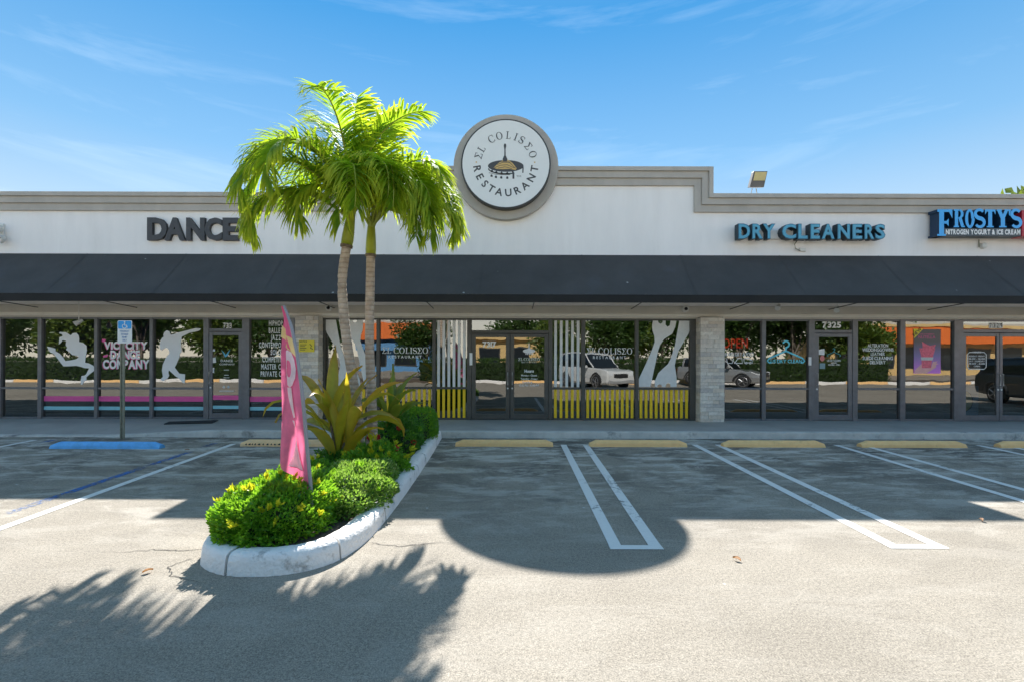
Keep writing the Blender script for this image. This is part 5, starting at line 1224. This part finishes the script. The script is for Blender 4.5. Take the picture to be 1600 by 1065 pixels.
# ------------------------------------------------------------------ cars
m_tyre = M('tyre_rubber', (.02, .02, .021), .85, .15); m_rimm = M('alloy_rim', (.35, .35, .36), .35, .1, metal=.8); m_carglass = M('car_glass', (.012, .015, .018), .05, .1, spec=.8); m_trimb = M('black_trim', (.018, .018, .019), .6, .1)
m_lampg = M('headlamp', (.70, .72, .74), .15, .1)
def suv(label, paint, loc, rz, boxy=1.0, L_=4.6, W=1.92, H=1.75):
    """nose toward +X of the car; lofted lower body and cabin"""
    t = thing('parked_suv', label, 'car', loc, rz, 'cars parked across the lot')
    def loft(secs, name, mat, par=t):
        vs_ = []; n = len(secs[0])
        for s in secs: vs_ += s
        fs = [(i * n + j, i * n + (j + 1) % n, (i + 1) * n + (j + 1) % n, (i + 1) * n + j) for i in range(len(secs) - 1) for j in range(n)] + [tuple(range(n)), tuple((len(secs) - 1) * n + j for j in reversed(range(n)))]
        return MB().add(vs_, fs).build(name, mat, par, smooth=False, bevel=.02, fix=True)
    def sec(x, hw, zb, zt, tum=.04, ch=.06):
        return [(x, -hw + ch, zb), (x, hw - ch, zb), (x, hw, zb + ch * 1.5), (x, hw, zb + (zt - zb) * .6), (x, hw - tum, zt - ch * .5), (x, hw - tum - ch, zt), (x, -hw + tum + ch, zt), (x, -hw + tum, zt - ch * .5), (x, -hw, zb + (zt - zb) * .6), (x, -hw, zb + ch * 1.5)]
    hL = L_ / 2; hw = W / 2; hood = .98 + .08 * boxy; belt = 1.08
    body = loft([sec(-hL, hw * .90, .42, .95), sec(-hL + .06, hw * .96, .34, belt), sec(-hL + .6, hw, .26, belt + .02), sec(-.2, hw, .26, belt), sec(.75, hw, .26, hood + .03), sec(hL - .45, hw * .985, .26, hood - .02 - .06 * (1 - boxy)), sec(hL - .08, hw * .95, .30, hood - .10 - .12 * (1 - boxy)), sec(hL, hw * .88, .36, hood - .22 - .12 * (1 - boxy))], 'body', paint)
    fr = .95 - .25 * (1 - boxy) ; rr_ = -hL + .12 + .25 * (1 - boxy)
    cab = loft([sec(rr_ - .06, hw * .93, belt - .02, belt + .02, .0, .01), sec(rr_ + .12, hw * .88, belt - .02, H - .12, .10), sec(-.6, hw * .90, belt - .02, H - .03, .12), sec(.30, hw * .89, belt - .02, H - .05, .12), sec(fr + .15, hw * .90, hood - .04, hood + .04, .0, .01)], 'cabin', m_carglass)
    # roof and pillars over the glass
    loft([[(rr_ + .10, -hw * .80, H - .12), (rr_ + .10, hw * .80, H - .12), (rr_ + .10, hw * .76, H - .06), (rr_ + .10, -hw * .76, H - .06)], [(-.6, -hw * .82, H - .06), (-.6, hw * .82, H - .06), (-.6, hw * .76, H + .01), (-.6, -hw * .76, H + .01)], [(.34, -hw * .80, H - .10), (.34, hw * .80, H - .10), (.34, hw * .74, H - .03), (.34, -hw * .74, H - .03)]], 'roof', paint, cab)
    for s in (-1, 1):
        mb = MB(); mb.tube([(.34, s * hw * .79, H - .09), (fr + .12, s * hw * .89, hood + .03)], .035, 6); mb.tube([(-.35, s * hw * .815, H - .08), (-.35, s * hw * .925, belt)], .03, 6); mb.tube([(rr_ + .14, s * hw * .80, H - .12), (rr_ + .02, s * hw * .92, belt)], .06, 6); mb.build('pillar', paint, cab)
        MB().box(.62, .78, s * (hw + .10) - .10, s * (hw + .10) + .10, 1.06, 1.22).build('mirror', paint, t, bevel=.03)
        MB().box(hL - .10, hL - .005 + .012 * boxy, s * hw * .68 - .16, s * hw * .68 + .16, .70, .84).build('headlight', m_lampg, t, bevel=.02)
        MB().box(-hL + .0 - .012, -hL + .10, s * hw * .78 - .10, s * hw * .78 + .10, .72, .92).build('taillight', M('taillight_red', (.35, .01, .012), .25), t, bevel=.02)
        for wx in (-hL + .92, hL - .90):
            ro, ri = .37, .25; mb = MB(); mb.tube([(wx, s * (hw - .24), ro), (wx, s * (hw - .20), ro), (wx, s * (hw + .01), ro), (wx, s * (hw + .025), ro)], [ro * .93, ro, ro, ro * .93], 20); wh = mb.build('wheel', m_tyre, t)
            mb = MB(); yy = s * (hw + .03)
            for k in range(5):
                a = 2 * PI * k / 5; mb.tube([(wx, yy, ro), (wx + ri * math.cos(a), yy, ro + ri * math.sin(a))], .028, 5)
            mb.tube([(wx + ri * math.cos(2 * PI * k / 20), yy, ro + ri * math.sin(2 * PI * k / 20)) for k in range(21)], .02, 5); mb.build('rim', m_rimm, wh)
            mb = MB(); q = [(wx + .45 * math.cos(PI * k / 12), s * (hw + .004), .37 + .45 * math.sin(PI * k / 12)) for k in range(13)]; mb.tube(q, .045, 5); mb.build('wheel_arch', m_trimb, t)
    MB().box(hL - .06, hL + .012, -hw * .46, hw * .46, .62, .82).build('grille', m_trimb, t, bevel=.01)
    MB().box(hL - .14, hL + .03, -hw * .86, hw * .86, .30, .48).build('front_bumper', m_trimb if boxy < 1 else M('bumper_silver', (.30, .30, .30), .5), t, bevel=.03)
    MB().box(-hL - .03, -hL + .14, -hw * .86, hw * .86, .34, .52).build('rear_bumper', m_trimb, t, bevel=.03)
    return t
suv('white boxy car across the lot reflected in the restaurant window', M('white_car_paint', (.62, .62, .61), .3, .03, coat=.6), (4.55, -2.9, 0), R(62), 1.0, 4.7, 1.98, 1.92)
suv('silver car across the lot reflected in the dry cleaner window', M('silver_car_paint', (.36, .36, .36), .3, .03, metal=.5, coat=.6), (12.0, -3.6, 0), R(38), .3, 4.6, 1.9, 1.66)
suv('black car parked nose in beyond the right edge, reflected in the yogurt shop door', M('black_car_paint', (.012, .014, .018), .25, .03, coat=.6), (19.3, 7.6, 0), R(90), .6, 4.7, 1.92, 1.72)

# ================================================================== fallen leaves on the asphalt
m_dead = leafmat('dry_leaf', [(.35, .16, .05), (.45, .20, .06), (.25, .13, .06)], (.5, .25, .08), .2, .7, 'object')
for k, (x, y, a, lab) in enumerate([(-5.95, 9.15, .4, 'dry orange leaf lying on the faded blue bay line'), (5.05, 5.37, 1.2, 'brown leaf lying on sunlit asphalt right of the long white bay line'), (1.95, 4.32, 2.2, 'small dry leaf on sunlit asphalt below the round shadow'), (-2.95, 4.05, .9, 'dark dry leaf on the asphalt by the left end of the white kerb')]):
    vs_ = []; n = 6
    for i in range(n + 1):
        u = i / n; wd = .020 * math.sin(PI * min(1, u * .95 + .03)); px = (u - .5) * .075; cz = .014 + .018 * math.sin(u * 3)
        for s_, dz in ((1, .012), (0, 0), (-1, .016)): vs_.append((x + px * math.cos(a) - s_ * wd * math.sin(a), y + px * math.sin(a) + s_ * wd * math.cos(a), .004 + cz * .5 + dz))
    o = MB().add(vs_, [(i * 3 + j, i * 3 + j + 1, i * 3 + j + 4, i * 3 + j + 3) for i in range(n) for j in range(2)]).build('fallen_leaf', m_dead, None, smooth=True)
    tag(o, lab, 'leaf', 'fallen leaves on the asphalt')

# hairline cracks, dark strips running from the island kerb into the lot
m_crack = M('crack_dark', (.05, .045, .04), .95, .3, 30)
rr = random.Random(91)
for pts in ([(-2.80, 4.55), (-3.0, 4.50), (-3.25, 4.53), (-3.45, 4.46), (-3.75, 4.47)], [(-2.78, 4.33), (-2.86, 4.16), (-2.72, 4.0), (-2.5, 3.90), (-2.2, 3.85)], [(-1.32, 4.7), (-1.05, 4.62), (-.7, 4.72), (-.35, 4.66)]):
    q = []
    for (a, b_), (c_, d_) in zip(pts[:-1], pts[1:]):
        for i in range(6): u = i / 6; q.append((a + (c_ - a) * u + rr.gauss(0, .008), b_ + (d_ - b_) * u + rr.gauss(0, .008)))
    mb = MB(); st = stroke(q, [.002 + .009 * math.sin(PI * min(1, .15 + i / len(q))) * rr.uniform(.4, 1) for i in range(len(q))])
    for p in st: mb.add([(x, y, .0045) for x, y in p], [(0, 1, 2, 3)])
    mb.build('crack', m_crack, lot, fix=True)
